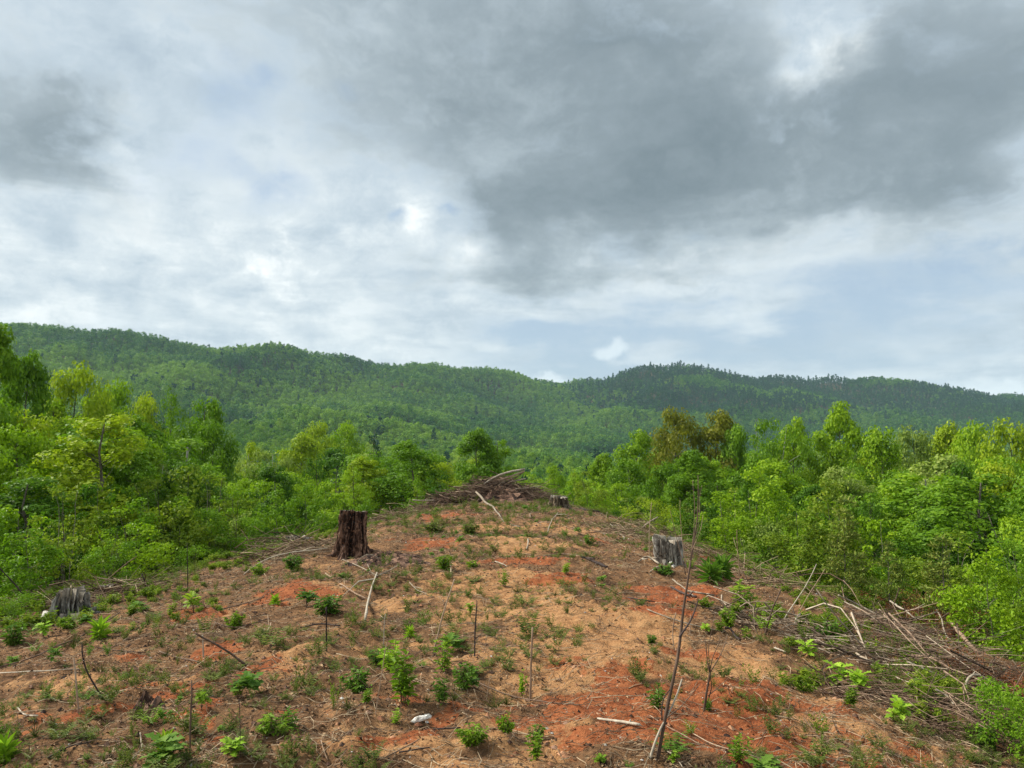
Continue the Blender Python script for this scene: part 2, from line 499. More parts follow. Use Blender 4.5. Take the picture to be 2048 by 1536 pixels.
def wood_mat(name, c1, c2, c3, scale=(6, 6, 1.2), bump=0.5, rough=0.85, sc=4.0):
    m, t, o = new_mat(name)
    tc = t.nodes.new('ShaderNodeTexCoord')
    v = vmath(t, 'MULTIPLY', tc.outputs['Object'], scale)
    n1 = noise(t, v, sc, 6, 0.62, 0.4); n2 = noise(t, tc.outputs['Object'], 1.7, 4, 0.6, 0.2)
    ti = attr(t, 'tint')
    f = (n1 - 0.5) * 1.5 + (n2 - 0.5) * 0.7 + ti * 0.8 + 0.1
    col = ramp(t, f.cl(), [(0.1, c1), (0.5, c2), (0.9, c3)])
    p = t.nodes.new('ShaderNodeBsdfPrincipled'); t.links.new(col, p.inputs['Base Color'])
    p.inputs['Roughness'].default_value = rough; p.inputs['Specular IOR Level'].default_value = 0.2
    b = t.nodes.new('ShaderNodeBump'); b.inputs['Strength'].default_value = bump; b.inputs['Distance'].default_value = 0.02
    t.links.new(n1.s, b.inputs['Height']); t.links.new(b.outputs[0], p.inputs['Normal'])
    t.links.new(p.outputs[0], o.inputs[0])
    return m


M['bark'] = wood_mat('grey_brown_bark', (0.045, 0.035, 0.025), (0.10, 0.085, 0.062), (0.19, 0.165, 0.125))
M['bark_pale'] = wood_mat('pale_bark', (0.14, 0.13, 0.105), (0.27, 0.25, 0.21), (0.42, 0.40, 0.34))
M['twig'] = wood_mat('dry_twigs', (0.06, 0.036, 0.02), (0.17, 0.11, 0.065), (0.42, 0.32, 0.20), bump=0.2)
M['brush'] = wood_mat('brush_wood', (0.045, 0.026, 0.016), (0.125, 0.075, 0.048), (0.33, 0.23, 0.155), bump=0.2)
M['brush_pale'] = wood_mat('pale_brush_wood', (0.06, 0.040, 0.026), (0.16, 0.112, 0.072), (0.42, 0.34, 0.25), bump=0.2)
M['stick_brown'] = wood_mat('brown_stick', (0.05, 0.03, 0.02), (0.12, 0.075, 0.05), (0.22, 0.15, 0.10), bump=0.3)
M['stick_tan'] = wood_mat('tan_stick', (0.16, 0.10, 0.06), (0.30, 0.20, 0.13), (0.45, 0.34, 0.23), bump=0.3)
M['stick_pale'] = wood_mat('pale_stick', (0.13, 0.10, 0.07), (0.29, 0.235, 0.17), (0.50, 0.44, 0.34), bump=0.3)
M['stick_dark'] = wood_mat('dark_stick', (0.02, 0.014, 0.012), (0.05, 0.035, 0.03), (0.10, 0.07, 0.06), bump=0.3)
M['stump_rot'] = wood_mat('rotten_red_brown_wood', (0.018, 0.010, 0.007), (0.075, 0.038, 0.024), (0.27, 0.155, 0.10), scale=(9, 9, 2.0), bump=1.0, sc=3.4)
M['stump_grey'] = wood_mat('weathered_grey_wood', (0.07, 0.06, 0.048), (0.22, 0.195, 0.16), (0.46, 0.43, 0.37), scale=(10, 10, 1.1), bump=1.0, sc=3.0)
M['stump_black'] = wood_mat('charred_grey_wood', (0.022, 0.019, 0.016), (0.18, 0.165, 0.14), (0.52, 0.49, 0.42), scale=(8, 8, 1.2), bump=1.0, sc=3.0)
M['stump_brown'] = wood_mat('brown_stump_wood', (0.035, 0.024, 0.015), (0.11, 0.08, 0.05), (0.25, 0.19, 0.12), scale=(9, 9, 1.3), bump=1.0, sc=3.0)
M['cut'] = wood_mat('cut_wood_face', (0.12, 0.095, 0.07), (0.25, 0.21, 0.16), (0.44, 0.39, 0.31), scale=(4, 4, 4), bump=0.4)
M['fungus'] = wood_mat('pale_rotting_wood', (0.16, 0.13, 0.08), (0.34, 0.29, 0.18), (0.55, 0.50, 0.34), scale=(5, 5, 5), bump=0.6)
M['white_wood'] = wood_mat('bleached_wood', (0.45, 0.42, 0.36), (0.66, 0.63, 0.56), (0.80, 0.78, 0.72), scale=(4, 4, 4), bump=0.4)
M['litter'] = wood_mat('leaf_litter', (0.045, 0.026, 0.014), (0.15, 0.085, 0.045), (0.40, 0.27, 0.15), bump=0.1)
M['clod'] = wood_mat('soil_clods', (0.17, 0.07, 0.035), (0.33, 0.15, 0.075), (0.48, 0.27, 0.15), scale=(3, 3, 3), bump=0.3)
M['stone'] = wood_mat('pale_stone', (0.22, 0.20, 0.17), (0.38, 0.35, 0.31), (0.60, 0.57, 0.52), scale=(3, 3, 3), bump=0.3)

# ------------------------------------------------------------------ ground sheet
def axis(dense0, dense1, step, end_lo, end_hi, growth, maxstep):
    a = list(np.arange(dense0, dense1, step))
    s = step; v = a[-1]
    while v < end_hi: s = min(s * growth, maxstep); v += s; a.append(v)
    s = step; v = a[0]; b = []
    while v > end_lo: s = min(s * growth, maxstep); v -= s; b.append(v)
    return np.array(b[::-1] + a)


gx = axis(-4.2, 4.6, 0.035, -2500, 2500, 1.045, 26)
gy = axis(3.0, 11.0, 0.04, -300, 3000, 1.035, 24)
GX, GY = np.meshgrid(gx, gy)
GZ = height(GX, GY)

red = np.zeros_like(GX); tan = np.zeros_like(GX)
wx = GX + fbm(GX, GY, 0.8, 4, 61) * 0.75; wy = GY + fbm(GX, GY, 0.8, 4, 67) * 0.9


def patch(px, py, rx, ry):
    c = ray_ground(px, py); u = ray_ground(px, py - ry); l = ray_ground(px, min(py + ry, 1700))
    rw = rx * c[1] / FPX; rd = max(abs(u[1] - l[1]) / 2, 0.12)
    d = np.sqrt(((wx - c[0]) / rw) ** 2 + ((wy - c[1]) / rd) ** 2)
    return np.clip(1.35 - d, 0, 1)


for p in [(560, 1190, 110, 20, .8), (350, 1235, 60, 14, .7), (440, 1300, 60, 22, .9), (490, 1415, 50, 18, .9), (300, 1405, 80, 18, .8), (200, 1445, 90, 22, .9), (850, 1085, 60, 14, .8),
          (1030, 1120, 90, 14, .9), (1110, 1150, 50, 12, .9), (1330, 1190, 80, 20, 1), (1265, 1044, 36, 8, 1), (1195, 1080, 24, 7, .9), (900, 1030, 60, 7, .8), (1340, 1232, 70, 12, .7),
          (1150, 1400, 130, 36, .8), (1290, 1430, 160, 44, 1), (1480, 1400, 180, 44, .8), (1700, 1500, 200, 34, .85), (1560, 1450, 160, 40, .8), (945, 1460, 80, 22, 1), (870, 1485, 70, 18, .9),
          (1230, 1475, 60, 18, 1), (640, 1050, 60, 6, .6), (100, 1400, 90, 20, .5), (1200, 1350, 140, 26, .6), (1420, 1300, 110, 20, .5), (700, 1440, 80, 18, .4), (1450, 1130, 50, 8, .6), (1800, 1530, 160, 26, .8), (1400, 1480, 300, 50, .75), (1250, 1360, 120, 30, .6),
          (880, 1010, 30, 5, .8), (1400, 1500, 120, 30, .8), (280, 1320, 60, 14, .6), (1560, 1120, 40, 8, .5), (540, 1340, 70, 16, .6), (420, 1480, 90, 20, .5)]:
    red = np.maximum(red, patch(*p[:4]) * p[4])
for p in [(1020, 1180, 110, 40, .8), (1150, 1300, 150, 60, .9), (1250, 1380, 120, 40, .55), (1080, 1232, 130, 26, 1), (1190, 1275, 130, 24, 1), (1290, 1262, 100, 28, 1), (1210, 1315, 120, 20, .9), (1070, 1090, 90, 12, .9), (900, 1175, 90, 16, .5), (830, 1205, 80, 14, .5),
          (1120, 1505, 90, 22, .8), (1450, 1330, 140, 26, .7), (960, 1060, 100, 8, .45), (620, 1190, 80, 14, .6), (1620, 1440, 160, 30, .5), (1000, 1270, 100, 20, .6), (980, 1340, 80, 16, .3),
          (350, 1240, 60, 10, .6), (600, 1330, 80, 16, .4), (760, 1320, 70, 16, .3), (200, 1370, 130, 20, .35), (1300, 1335, 120, 18, .7), (880, 1530, 200, 24, .4), (1160, 1060, 80, 8, .4)]:
    tan = np.maximum(tan, patch(*p[:4]) * p[4])
c_, l_, r_ = h0(GX, GY)
woods = np.clip((l_ + r_ - 1.0 + fbm(GX, GY, 1.5, 3, 12) * 0.8) / 1.2, 0, 1)
woods = np.maximum(woods, np.clip((GY - 36) / 4, 0, 1)); woods = np.maximum(woods, np.clip((-GY - 6) / 4, 0, 1) * 0.5)
red = red * 0.92; red *= (1 - woods); tan *= (1 - woods)
g = Geo()
ny, nx = GX.shape
ii = np.arange(nx * ny).reshape(ny, nx)
g.add(np.stack([GX, GY, GZ], -1).reshape(-1, 3), np.stack([ii[:-1, :-1], ii[:-1, 1:], ii[1:, 1:], ii[1:, :-1]], -1).reshape(-1, 4))
ground = g.obj('ground', smooth=True)
for nm, arr_ in (('red', red), ('tan', tan), ('woods', woods)):
    a = ground.data.attributes.new(nm, 'FLOAT', 'POINT'); a.data.foreach_set('value', arr_.astype(np.float32).ravel())
tag(ground, 'bare red clay ridge top falling away to wooded slopes', kind='structure')

m, t, o = new_mat('red_clay_soil')
tc = t.nodes.new('ShaderNodeTexCoord'); OC = tc.outputs['Object']
a_red, a_tan, a_w = attr(t, 'red'), attr(t, 'tan'), attr(t, 'woods')
nA = noise(t, OC, 1.1, 8, 0.62, 0.4); nB = noise(t, OC, 6.0, 8, 0.65, 0.3); nC = noise(t, OC, 38.0, 5, 0.65); nD = noise(t, OC, 2.6, 6, 0.6, 0.2)
nS = noise(t, vmath(t, 'MULTIPLY', OC, (9, 26, 9)), 1.6, 5, 0.6, 1.2)
dirt = ramp(t, ((nB - 0.5) * 1.6 + (nC - 0.5) * 0.9 + 0.45).cl(), [(0.0, (0.06, 0.032, 0.016)), (0.4, (0.17, 0.090, 0.043)), (0.75, (0.29, 0.16, 0.076)), (1.0, (0.42, 0.26, 0.14))])
clay = ramp(t, ((nB - 0.5) * 1.4 + (nC - 0.5) * 1.0 + 0.5).cl(), [(0.0, (0.11, 0.030, 0.014)), (0.4, (0.25, 0.075, 0.028)), (0.7, (0.36, 0.125, 0.048)), (1.0, (0.48, 0.22, 0.10))])
sand = ramp(t, ((nB - 0.5) * 1.2 + (nC - 0.5) * 1.2 + 0.5).cl(), [(0.0, (0.18, 0.082, 0.035)), (0.4, (0.35, 0.175, 0.074)), (0.7, (0.45, 0.25, 0.112)), (1.0, (0.55, 0.345, 0.175))])
base = mixc(t, (a_tan + (nA - 0.5) * 1.0 + (nB - 0.5) * 0.9).ss(0.02, 0.30), dirt, sand)
base = mixc(t, (a_red + (nD - 0.5) * 1.2 + (nB - 0.5) * 1.1).ss(0.24, 0.42), base, clay)
crumb = (nS + (nC - 0.5) * 0.7 + (nB - 0.5) * 0.3).ss(0.56, 0.68)
base = mixc(t, crumb * ((a_tan + a_red * 0.6) * -0.5 + 0.62).cl(), base, (0.055, 0.036, 0.020))
fl = ramp(t, ((nB - 0.5) * 1.5 + (nC - 0.5) * 1.2 + 0.5).cl(), [(0.0, (0.022, 0.02, 0.010)), (0.5, (0.075, 0.06, 0.03)), (1.0, (0.17, 0.13, 0.07))])
base = mixc(t, a_w, base, fl)
p = t.nodes.new('ShaderNodeBsdfPrincipled'); p.inputs['Roughness'].default_value = 0.95; p.inputs['Specular IOR Level'].default_value = 0.1
t.links.new(base, p.inputs['Base Color'])
b1 = t.nodes.new('ShaderNodeBump'); b1.inputs['Strength'].default_value = 1.0; b1.inputs['Distance'].default_value = 0.06
t.links.new((nB + nC * 0.35 + nS * 0.3).s, b1.inputs['Height']); t.links.new(b1.outputs[0], p.inputs['Normal'])
t.links.new(p.outputs[0], o.inputs[0])
ground.data.materials.append(m)


# ------------------------------------------------------------------ tree prototypes
def limb_path(p0, p1, k=4, sag=0.12, wob=0.04):
    t_ = np.linspace(0, 1, k)[:, None]
    L = np.linalg.norm(p1 - p0)
    mid = p0 * 0.5 + p1 * 0.5 + np.array([0, 0, -sag * L])
    P_ = (1 - t_) ** 2 * p0 + 2 * t_ * (1 - t_) * mid + t_ ** 2 * p1
    P_[1:-1] += rng.normal(size=(k - 2, 3)) * wob * L
    return P_


def tree_geo(H, W, cb, prof, ncl, nleaf, lsize, crad=0.11, trunk_r=None, wander=0.02, stems=1, flat=0.75, limbs=True, bias_low=1.0, fold=False, sides=5):
    tr, cr = Geo(), Geo()
    trunk_r = trunk_r or H * 0.011
    for s in range(stems):
        k = 9
        tz = np.linspace(0, 1, k)
        lean = rng.normal(size=2) * (0.015 if stems == 1 else 0.13) * H
        base = rng.normal(size=2) * (0.0 if stems == 1 else 0.012) * H
        Pt = np.stack([base[0] + lean[0] * tz ** 1.2 + np.cumsum(rng.normal(size=k)) * wander * H * 0.3 * (tz > 0), base[1] + lean[1] * tz ** 1.2 + np.cumsum(rng.normal(size=k)) * wander * H * 0.3 * (tz > 0),
                       tz * H * 0.96], -1)
        Pt[0, 2] = -0.35
        R = trunk_r / math.sqrt(stems) * (1 - tz * 0.9) + H * 0.0008; R[0] *= 1.4
        add_tubes(tr, Pt, R, sides, tint=rng.random())
        n = max(1, ncl // stems)
        tt = rng.random(n) ** bias_low
        az = rng.random(n) * 2 * pi
        rr = prof(tt) * W / 2 * (0.35 + 0.65 * np.sqrt(rng.random(n))) * (0.85 + 0.3 * rng.random(n))
        zc = H * (cb + (0.985 - cb) * tt)
        cxy = np.stack([np.interp(zc, Pt[:, 2], Pt[:, 0]), np.interp(zc, Pt[:, 2], Pt[:, 1])], -1) * (1 if stems > 1 else 1)
        C = np.stack([cxy[:, 0] + rr * np.cos(az), cxy[:, 1] + rr * np.sin(az), zc], -1)
        sizes = crad * W * (0.6 + 0.8 * rng.random(n)) * (0.75 + 0.5 * prof(tt))
        if limbs:
            for i in range(n):
                za = max(H * cb * 0.75, zc[i] - rr[i] * rng.uniform(0.6, 1.3)); za = min(za, H * 0.93)
                p0 = np.array([np.interp(za, Pt[:, 2], Pt[:, 0]), np.interp(za, Pt[:, 2], Pt[:, 1]), za])
                lp = limb_path(p0, C[i], 4, 0.10)
                r0 = max(np.interp(za / H, tz, R) * 0.42, H * 0.0009)
                add_tubes(tr, lp, r0 * np.array([1, 0.7, 0.45, 0.15]), 3, tint=rng.random(), cap=False)
        w = sizes ** 2; cnt = np.maximum((nleaf / stems * w / w.sum()).astype(int), 3)
        ci = np.repeat(np.arange(n), cnt)
        N = len(ci)
        u = rand_unit(N); rad = sizes[ci] * (0.25 + 0.85 * rng.random(N) ** 0.5)
        off = u * rad[:, None] * np.array([1, 1, flat])
        C0 = C[ci] + off
        outw = unit(C0 - np.stack([np.zeros(N), np.zeros(N), C0[:, 2] - 0.15 * W], -1))
        nr = unit(rand_unit(N) * 0.5 + u * 0.85 + outw * 0.3 + np.array([0, 0, 0.35]))
        ax = unit(np.cross(nr, rand_unit(N)) + np.array([0, 0, -0.25]))
        L = lsize * rng.uniform(0.65, 1.35, N)
        ct = rng.random(n) * 0.45
        leaves(cr, C0, ax, nr, L, L * rng.uniform(0.6, 0.9, N), np.clip(ct[ci] * 0.7 + rng.random(N) ** 1.2 * 0.75, 0, 1), fold=fold)
    return tr, cr


def pine_geo(H, W, cb, nwh, nn, lsize, sparse=0.0):
    tr, cr = Geo(), Geo()
    tz = np.linspace(0, 1, 6)
    Pt = np.stack([np.cumsum(rng.normal(size=6)) * 0.004 * H, np.cumsum(rng.normal(size=6)) * 0.004 * H, tz * H], -1); Pt[0] = (0, 0, -0.3)
    add_tubes(tr, Pt, H * 0.010 * (1 - 0.88 * tz), 5)
    zs = np.linspace(cb, 0.97, nwh)
    for z in zs:
        f = (z - cb) / (1 - cb)
        for k in range(rng.integers(3, 6)):
            if rng.random() < sparse: continue
            az = rng.random() * 2 * pi; L = W / 2 * (1.05 - f) ** 0.8 * rng.uniform(0.6, 1.15) + 0.02 * W
            c = np.array([np.interp(z * H, Pt[:, 2], Pt[:, 0]), np.interp(z * H, Pt[:, 2], Pt[:, 1]), z * H])
            tip = c + np.array([cos(az) * L, sin(az) * L, L * rng.uniform(0.0, 0.35)])
            lp = limb_path(c, tip, 4, 0.06)
            add_tubes(tr, lp, H * 0.0025 * np.array([1, 0.7, 0.5, 0.2]), 3, cap=False)
            m_ = max(6, int(nn * L / (W / 2)))
            tpar = 0.3 + 0.75 * rng.random(m_)
            bp = c + (tip - c) * tpar[:, None] + rng.normal(size=(m_, 3)) * L * 0.10 * np.array([1, 1, 0.5])
            d = unit(rand_unit(m_) + unit(tip - c) * 0.5 + np.array([0, 0, 0.5]))
            leaves(cr, bp, d, rand_unit(m_), lsize * rng.uniform(0.7, 1.3, m_), np.full(m_, lsize * 0.28), rng.random(m_))
    return tr, cr


P_ov = lambda t_: np.sin(np.clip(t_, 0, 1) ** 0.72 * pi * 0.94 + 0.12) ** 0.7        # widest a bit below the middle
P_rd = lambda t_: np.sqrt(np.clip(1 - (2 * t_ - 0.95) ** 2 * 0.93, 0.04, 1))
P_col = lambda t_: np.clip(np.sin(np.clip(t_, 0, 1) * pi * 0.9 + 0.25), 0.1, 1) ** 0.45
P_umb = lambda t_: 0.35 + 0.65 * np.sin(np.clip(t_, 0, 1) ** 1.8 * pi * 0.92 + 0.1)

PROTO = {}


def reg(name, gg, H, W, trmat, crmat, part='crown'):
    tr, cr = gg
    PROTO[name] = dict(tr=tr.mesh('trunk', M[trmat]), cr=cr.mesh('crown', M[crmat]), H=H, W=W, crm=crmat, trm=trmat, part=part)


NL = 13000
reg('ovoid_a', tree_geo(20, 8, 0.22, P_ov, 95, NL, 0.29), 20, 8, 'bark', 'leaf_mid')
reg('ovoid_b', tree_geo(20, 7, 0.28, P_ov, 80, NL, 0.29, wander=0.03), 20, 7, 'bark', 'leaf_mid')
reg('round_a', tree_geo(18, 10, 0.18, P_rd, 110, 17000, 0.29), 18, 10, 'bark', 'leaf_mid')
reg('round_b', tree_geo(18, 9, 0.25, P_rd, 80, 14000, 0.29, crad=0.12), 18, 9, 'bark', 'leaf_mid')
reg('column_a', tree_geo(20, 5.2, 0.20, P_col, 70, 9500, 0.28, crad=0.14), 20, 5.2, 'bark', 'leaf_mid')
reg('column_b', tree_geo(20, 4.6, 0.30, P_col, 55, 8000, 0.28, crad=0.15), 20, 4.6, 'bark_pale', 'leaf_mid')
reg('fork', tree_geo(20, 8, 0.45, P_umb, 50, 6500, 0.28, stems=2, crad=0.10), 20, 8, 'bark_pale', 'leaf_mid')
reg('sparse', tree_geo(20, 9, 0.20, P_ov, 60, 7500, 0.22, crad=0.09), 20, 9, 'bark', 'leaf_dark')
reg('lollipop', tree_geo(20, 7.5, 0.42, P_ov, 65, 11000, 0.29, crad=0.12), 20, 7.5, 'bark', 'leaf_bright')
reg('pine', pine_geo(18, 7, 0.22, 24, 60, 0.5), 18, 7, 'bark', 'needle')
reg('thin_pine', pine_geo(16, 5, 0.35, 20, 30, 0.35, 0.2), 16, 5, 'bark', 'needle')
# thicket plants
reg('sap_a', tree_geo(4, 2.2, 0.12, P_ov, 30, 2100, 0.115, crad=0.13, trunk_r=0.02, wander=0.04, fold=True, sides=4), 4, 2.2, 'bark', 'fringe')
reg('sap_b', tree_geo(4, 1.6, 0.10, P_col, 24, 1500, 0.11, crad=0.15, trunk_r=0.018, wander=0.05, fold=True, sides=4), 4, 1.6, 'bark', 'fringe')
reg('sap_c', tree_geo(4, 2.8, 0.05, P_rd, 34, 2200, 0.11, crad=0.10, trunk_r=0.03, stems=4, wander=0.05, fold=True, sides=4), 4, 2.8, 'bark', 'fringe')
reg('sap_d', tree_geo(4, 1.8, 0.25, P_ov, 15, 800, 0.12, crad=0.13, trunk_r=0.02, wander=0.06, fold=True, sides=4), 4, 1.8, 'bark', 'fringe')
reg('shrub_a', tree_geo(1.6, 1.8, 0.05, P_rd, 34, 2200, 0.065, crad=0.14, trunk_r=0.015, stems=4, wander=0.08, fold=True, sides=4), 1.6, 1.8, 'bark', 'fringe')
reg('shrub_b', tree_geo(1.6, 1.5, 0.03, P_ov, 26, 1500, 0.07, crad=0.15, trunk_r=0.012, stems=5, wander=0.10, fold=True, sides=4), 1.6, 1.5, 'bark', 'fringe')
reg('young_pine', pine_geo(3, 1.7, 0.05, 14, 70, 0.16), 3, 1.7, 'bark', 'needle_young')


def put_tree(name, pk, x, y, H, W, mat=None, label=None, cat='tree', group=None, part='crown', z=None, trmat=None):
    pr = PROTO[pk]
    e = bpy.data.objects.new(name, None); COL.objects.link(e)
    e.empty_display_size = 0.5
    zb = float(height(x, y)) if z is None else z
    e.location = (x, y, zb); e.rotation_euler = (0, 0, rng.random() * 6.283)
    e.scale = (W / pr['W'], W / pr['W'] * rng.uniform(0.9, 1.1), H / pr['H'])
    tag(e, label, cat, group)
    for nm, me, mm in (('trunk' if part == 'crown' else 'stem', pr['tr'], trmat), (part, pr['cr'], mat)):
        c = bpy.data.objects.new(nm, me); COL.objects.link(c); c.parent = e
        if mm:
            c.material_slots[0].link = 'OBJECT'; c.material_slots[0].material = M[mm]
    return e


HERO = [
    # px, top py, width px, distance, prototype, leaf, label
    (0, 628, 120, 27, 'ovoid_b', 'leaf_mid', 'tall dark-leaved tree reaching above the ridge line at the picture edge'),
    (45, 700, 110, 33, 'ovoid_b', 'leaf_mid', 'dark green tree tucked against the tallest edge tree'),
    (145, 740, 120, 46, 'round_b', 'leaf_yellow', 'yellow-topped round tree, first peak right of the tall dark edge tree'),
    (105, 790, 110, 44, 'ovoid_a', 'leaf_bright', 'bright tree shouldering the yellow-topped round tree'),
    (185, 775, 90, 48, 'ovoid_b', 'leaf_bright', 'bright green tree between two yellow crowns'),
    (235, 772, 110, 54, 'round_a', 'leaf_bright', 'broad yellow-green crown beside the round yellow peak'),
    (285, 795, 90, 52, 'round_b', 'leaf_yellow', 'lower yellow-green crown left of the thin pale-trunked tree'),
    (338, 770, 80, 46, 'sparse', 'leaf_mid', 'airy green tree with a long pale thin trunk'),
    (395, 790, 120, 50, 'ovoid_a', 'leaf_mid', 'full dark green crown, last of the high leafy bank'),
    (425, 850, 90, 48, 'round_b', 'leaf_mid', 'dark rounded tree below the end of the high bank'),
    (95, 870, 150, 31, 'round_a', 'leaf_mid', 'mid green bushy tree in front of the yellow-topped tree'),
    (200, 880, 150, 30, 'ovoid_a', 'leaf_mid', 'leafy green tree with dark stems in the shaded thicket'),
    (300, 920, 100, 27, 'fork', 'leaf_grey', 'spindly grey-green tree with several bare stems'),
    (390, 930, 120, 31, 'ovoid_b', 'leaf_mid', 'dense green tree below the dark rounded crowns'),
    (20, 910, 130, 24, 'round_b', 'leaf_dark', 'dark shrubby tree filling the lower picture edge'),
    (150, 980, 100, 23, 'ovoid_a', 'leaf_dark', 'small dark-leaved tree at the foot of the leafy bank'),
    (240, 990, 100, 25, 'column_a', 'leaf_mid', 'narrow green tree at the foot of the leafy bank'),
    (455, 960, 90, 34, 'column_a', 'leaf_bright', 'slim bright tree before the grey-green gap'),
    (503, 885, 46, 66, 'column_b', 'leaf_yellow', 'slender pale yellow spire-like tree'),
    (545, 895, 80, 62, 'fork', 'leaf_grey', 'pale grey-green tree with thin bare twigs'),
    (600, 862, 110, 72, 'ovoid_a', 'leaf_yellow', 'tall yellow-green tree over the gap behind the rotten stump'),
    (570, 950, 125, 36, 'round_a', 'leaf_bright', 'bright rounded tree rising behind the small grey stump'),
    (500, 1000, 90, 31, 'round_b', 'leaf_mid', 'low round green tree left of the bright rounded one'),
    (640, 905, 80, 58, 'sparse', 'leaf_dark', 'thin dark see-through tree above the rotten stump'),
    (672, 930, 60, 44, 'thin_pine', 'needle', 'thin dark pine standing right behind the rotten stump'),
    (735, 912, 92, 46, 'ovoid_b', 'leaf_yellow', 'yellow-green tree just right of the rotten stump'),
    (690, 985, 70, 40, 'column_a', 'leaf_bright', 'small bright tree directly behind the rotten stump'),
    (790, 960, 70, 46, 'round_b', 'leaf_bright', 'low bright tree between the yellow and the dark green ones'),
    (835, 877, 110, 46, 'ovoid_a', 'leaf_mid', 'pointed mid green tree left of the brush pile'),
    (945, 856, 84, 54, 'ovoid_b', 'leaf_mid', 'taller half of the twin-peaked tree behind the brush pile'),
    (993, 876, 62, 55, 'column_a', 'leaf_mid', 'lower half of the twin-peaked tree behind the brush pile'),
    (885, 925, 80, 50, 'round_b', 'leaf_yellow', 'yellow-green tree behind the low end of the brush pile'),
    (748, 868, 62, 120, 'pine', 'needle', 'lone dark blue-green pine in the valley'),
    (690, 848, 70, 110, 'round_b', 'leaf_bright', 'bright round crown beside the valley pine'),
    (640, 850, 80, 100, 'round_a', 'leaf_yellow', 'pale yellow crown in the valley left of the pine'),
    (800, 890, 60, 90, 'round_b', 'leaf_mid', 'rounded green crown in the valley right of the pine'),
    (1110, 932, 52, 84, 'round_b', 'leaf_bright', 'small bright crown over the long poles of the pile'),
    (1160, 940, 52, 80, 'ovoid_a', 'leaf_bright', 'bright tree right above the stump beside the brush pile'),
    (1205, 905, 70, 66, 'ovoid_b', 'leaf_bright', 'light green tree left of the pointed one'),
    (1262, 855, 90, 60, 'ovoid_a', 'leaf_bright', 'pointed light green tree left of the brownish crowns'),
    (1345, 824, 110, 66, 'round_a', 'leaf_olive', 'brownish olive crown, left one of the pair'),
    (1418, 815, 110, 66, 'ovoid_a', 'leaf_olive', 'brownish olive crown, right and taller one of the pair'),
    (1462, 848, 60, 64, 'ovoid_b', 'leaf_mid', 'green tree tucked against the brownish pair'),
    (1518, 832, 82, 56, 'fork', 'leaf_mid', 'forked pale-trunked tree with a thin flat crown'),
    (1585, 840, 74, 58, 'lollipop', 'leaf_bright', 'upright green tree between the forked and the tallest tree'),
    (1662, 808, 92, 58, 'lollipop', 'leaf_bright', 'tallest oval crown standing clear of the right-hand woods'),
    (1715, 880, 80, 60, 'sparse', 'leaf_mid', 'lower airy tree beside the tallest oval crown'),
    (1772, 847, 110, 54, 'ovoid_a', 'leaf_bright', 'pale-flecked green tree right of the tallest oval crown'),
    (1835, 862, 90, 60, 'round_b', 'leaf_grey', 'pale greyish green crown in the right-hand row'),
    (1885, 843, 90, 62, 'ovoid_b', 'leaf_yellow', 'yellowish olive crown in the right-hand row'),
    (1945, 855, 110, 56, 'round_a', 'leaf_bright', 'broad light green crown near the row end'),
    (2030, 848, 120, 50, 'round_b', 'leaf_yellow', 'last yellow-green crown of the right-hand row'),
    (1330, 930, 90, 54, 'round_b', 'leaf_mid', 'lower green tree under the brownish pair'),
    (1430, 960, 90, 50, 'round_a', 'leaf_bright', 'yellow-green bushy tree under the brownish pair'),
    (1550, 950, 110, 46, 'ovoid_a', 'leaf_mid', 'green tree below the forked pale-trunked one'),
    (1640, 960, 90, 42, 'sparse', 'leaf_mid', 'see-through tree below the tallest oval crown'),
    (1700, 935, 110, 46, 'round_a', 'leaf_mid', 'leafy tree right below the lower airy one'),
    (1815, 935, 130, 40, 'ovoid_a', 'leaf_mid', 'green tree with a pale straight trunk inside the right-hand woods'),
    (1905, 925, 140, 42, 'round_a', 'leaf_mid', 'shaded green crown under the broad light one'),
    (2010, 930, 150, 36, 'round_a', 'leaf_mid', 'shaded green crown at the edge of the right-hand woods'),
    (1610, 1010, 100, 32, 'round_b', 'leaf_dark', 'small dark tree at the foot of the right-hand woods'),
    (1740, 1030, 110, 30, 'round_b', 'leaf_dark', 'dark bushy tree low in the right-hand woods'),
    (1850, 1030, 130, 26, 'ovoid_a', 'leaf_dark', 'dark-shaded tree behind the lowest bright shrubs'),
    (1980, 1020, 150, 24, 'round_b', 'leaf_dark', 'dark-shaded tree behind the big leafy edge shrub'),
]
for k, (px, py, wpx, d, pk, lm, lab) in enumerate(HERO):
    top = at_depth(px, py, d)
    zb = float(height(top[0], d)); H = max(top[2] - zb, 3.0)
    put_tree('pine_tree' if 'pine' in pk else 'leafy_tree', pk, top[0], d, H, wpx / FPX * d * 1.30, lm, lab,
             'pine' if 'pine' in pk else 'tree', 'trees on the slopes around the cleared ridge')

ocx = [0, 200, 330, 430, 480, 560, 700, 800, 1000, 1050, 1180, 1250, 1350, 1500, 1700, 2048]
ocy = [800, 800, 810, 870, 925, 905, 880, 905, 905, 948, 948, 900, 870, 890, 885, 880]


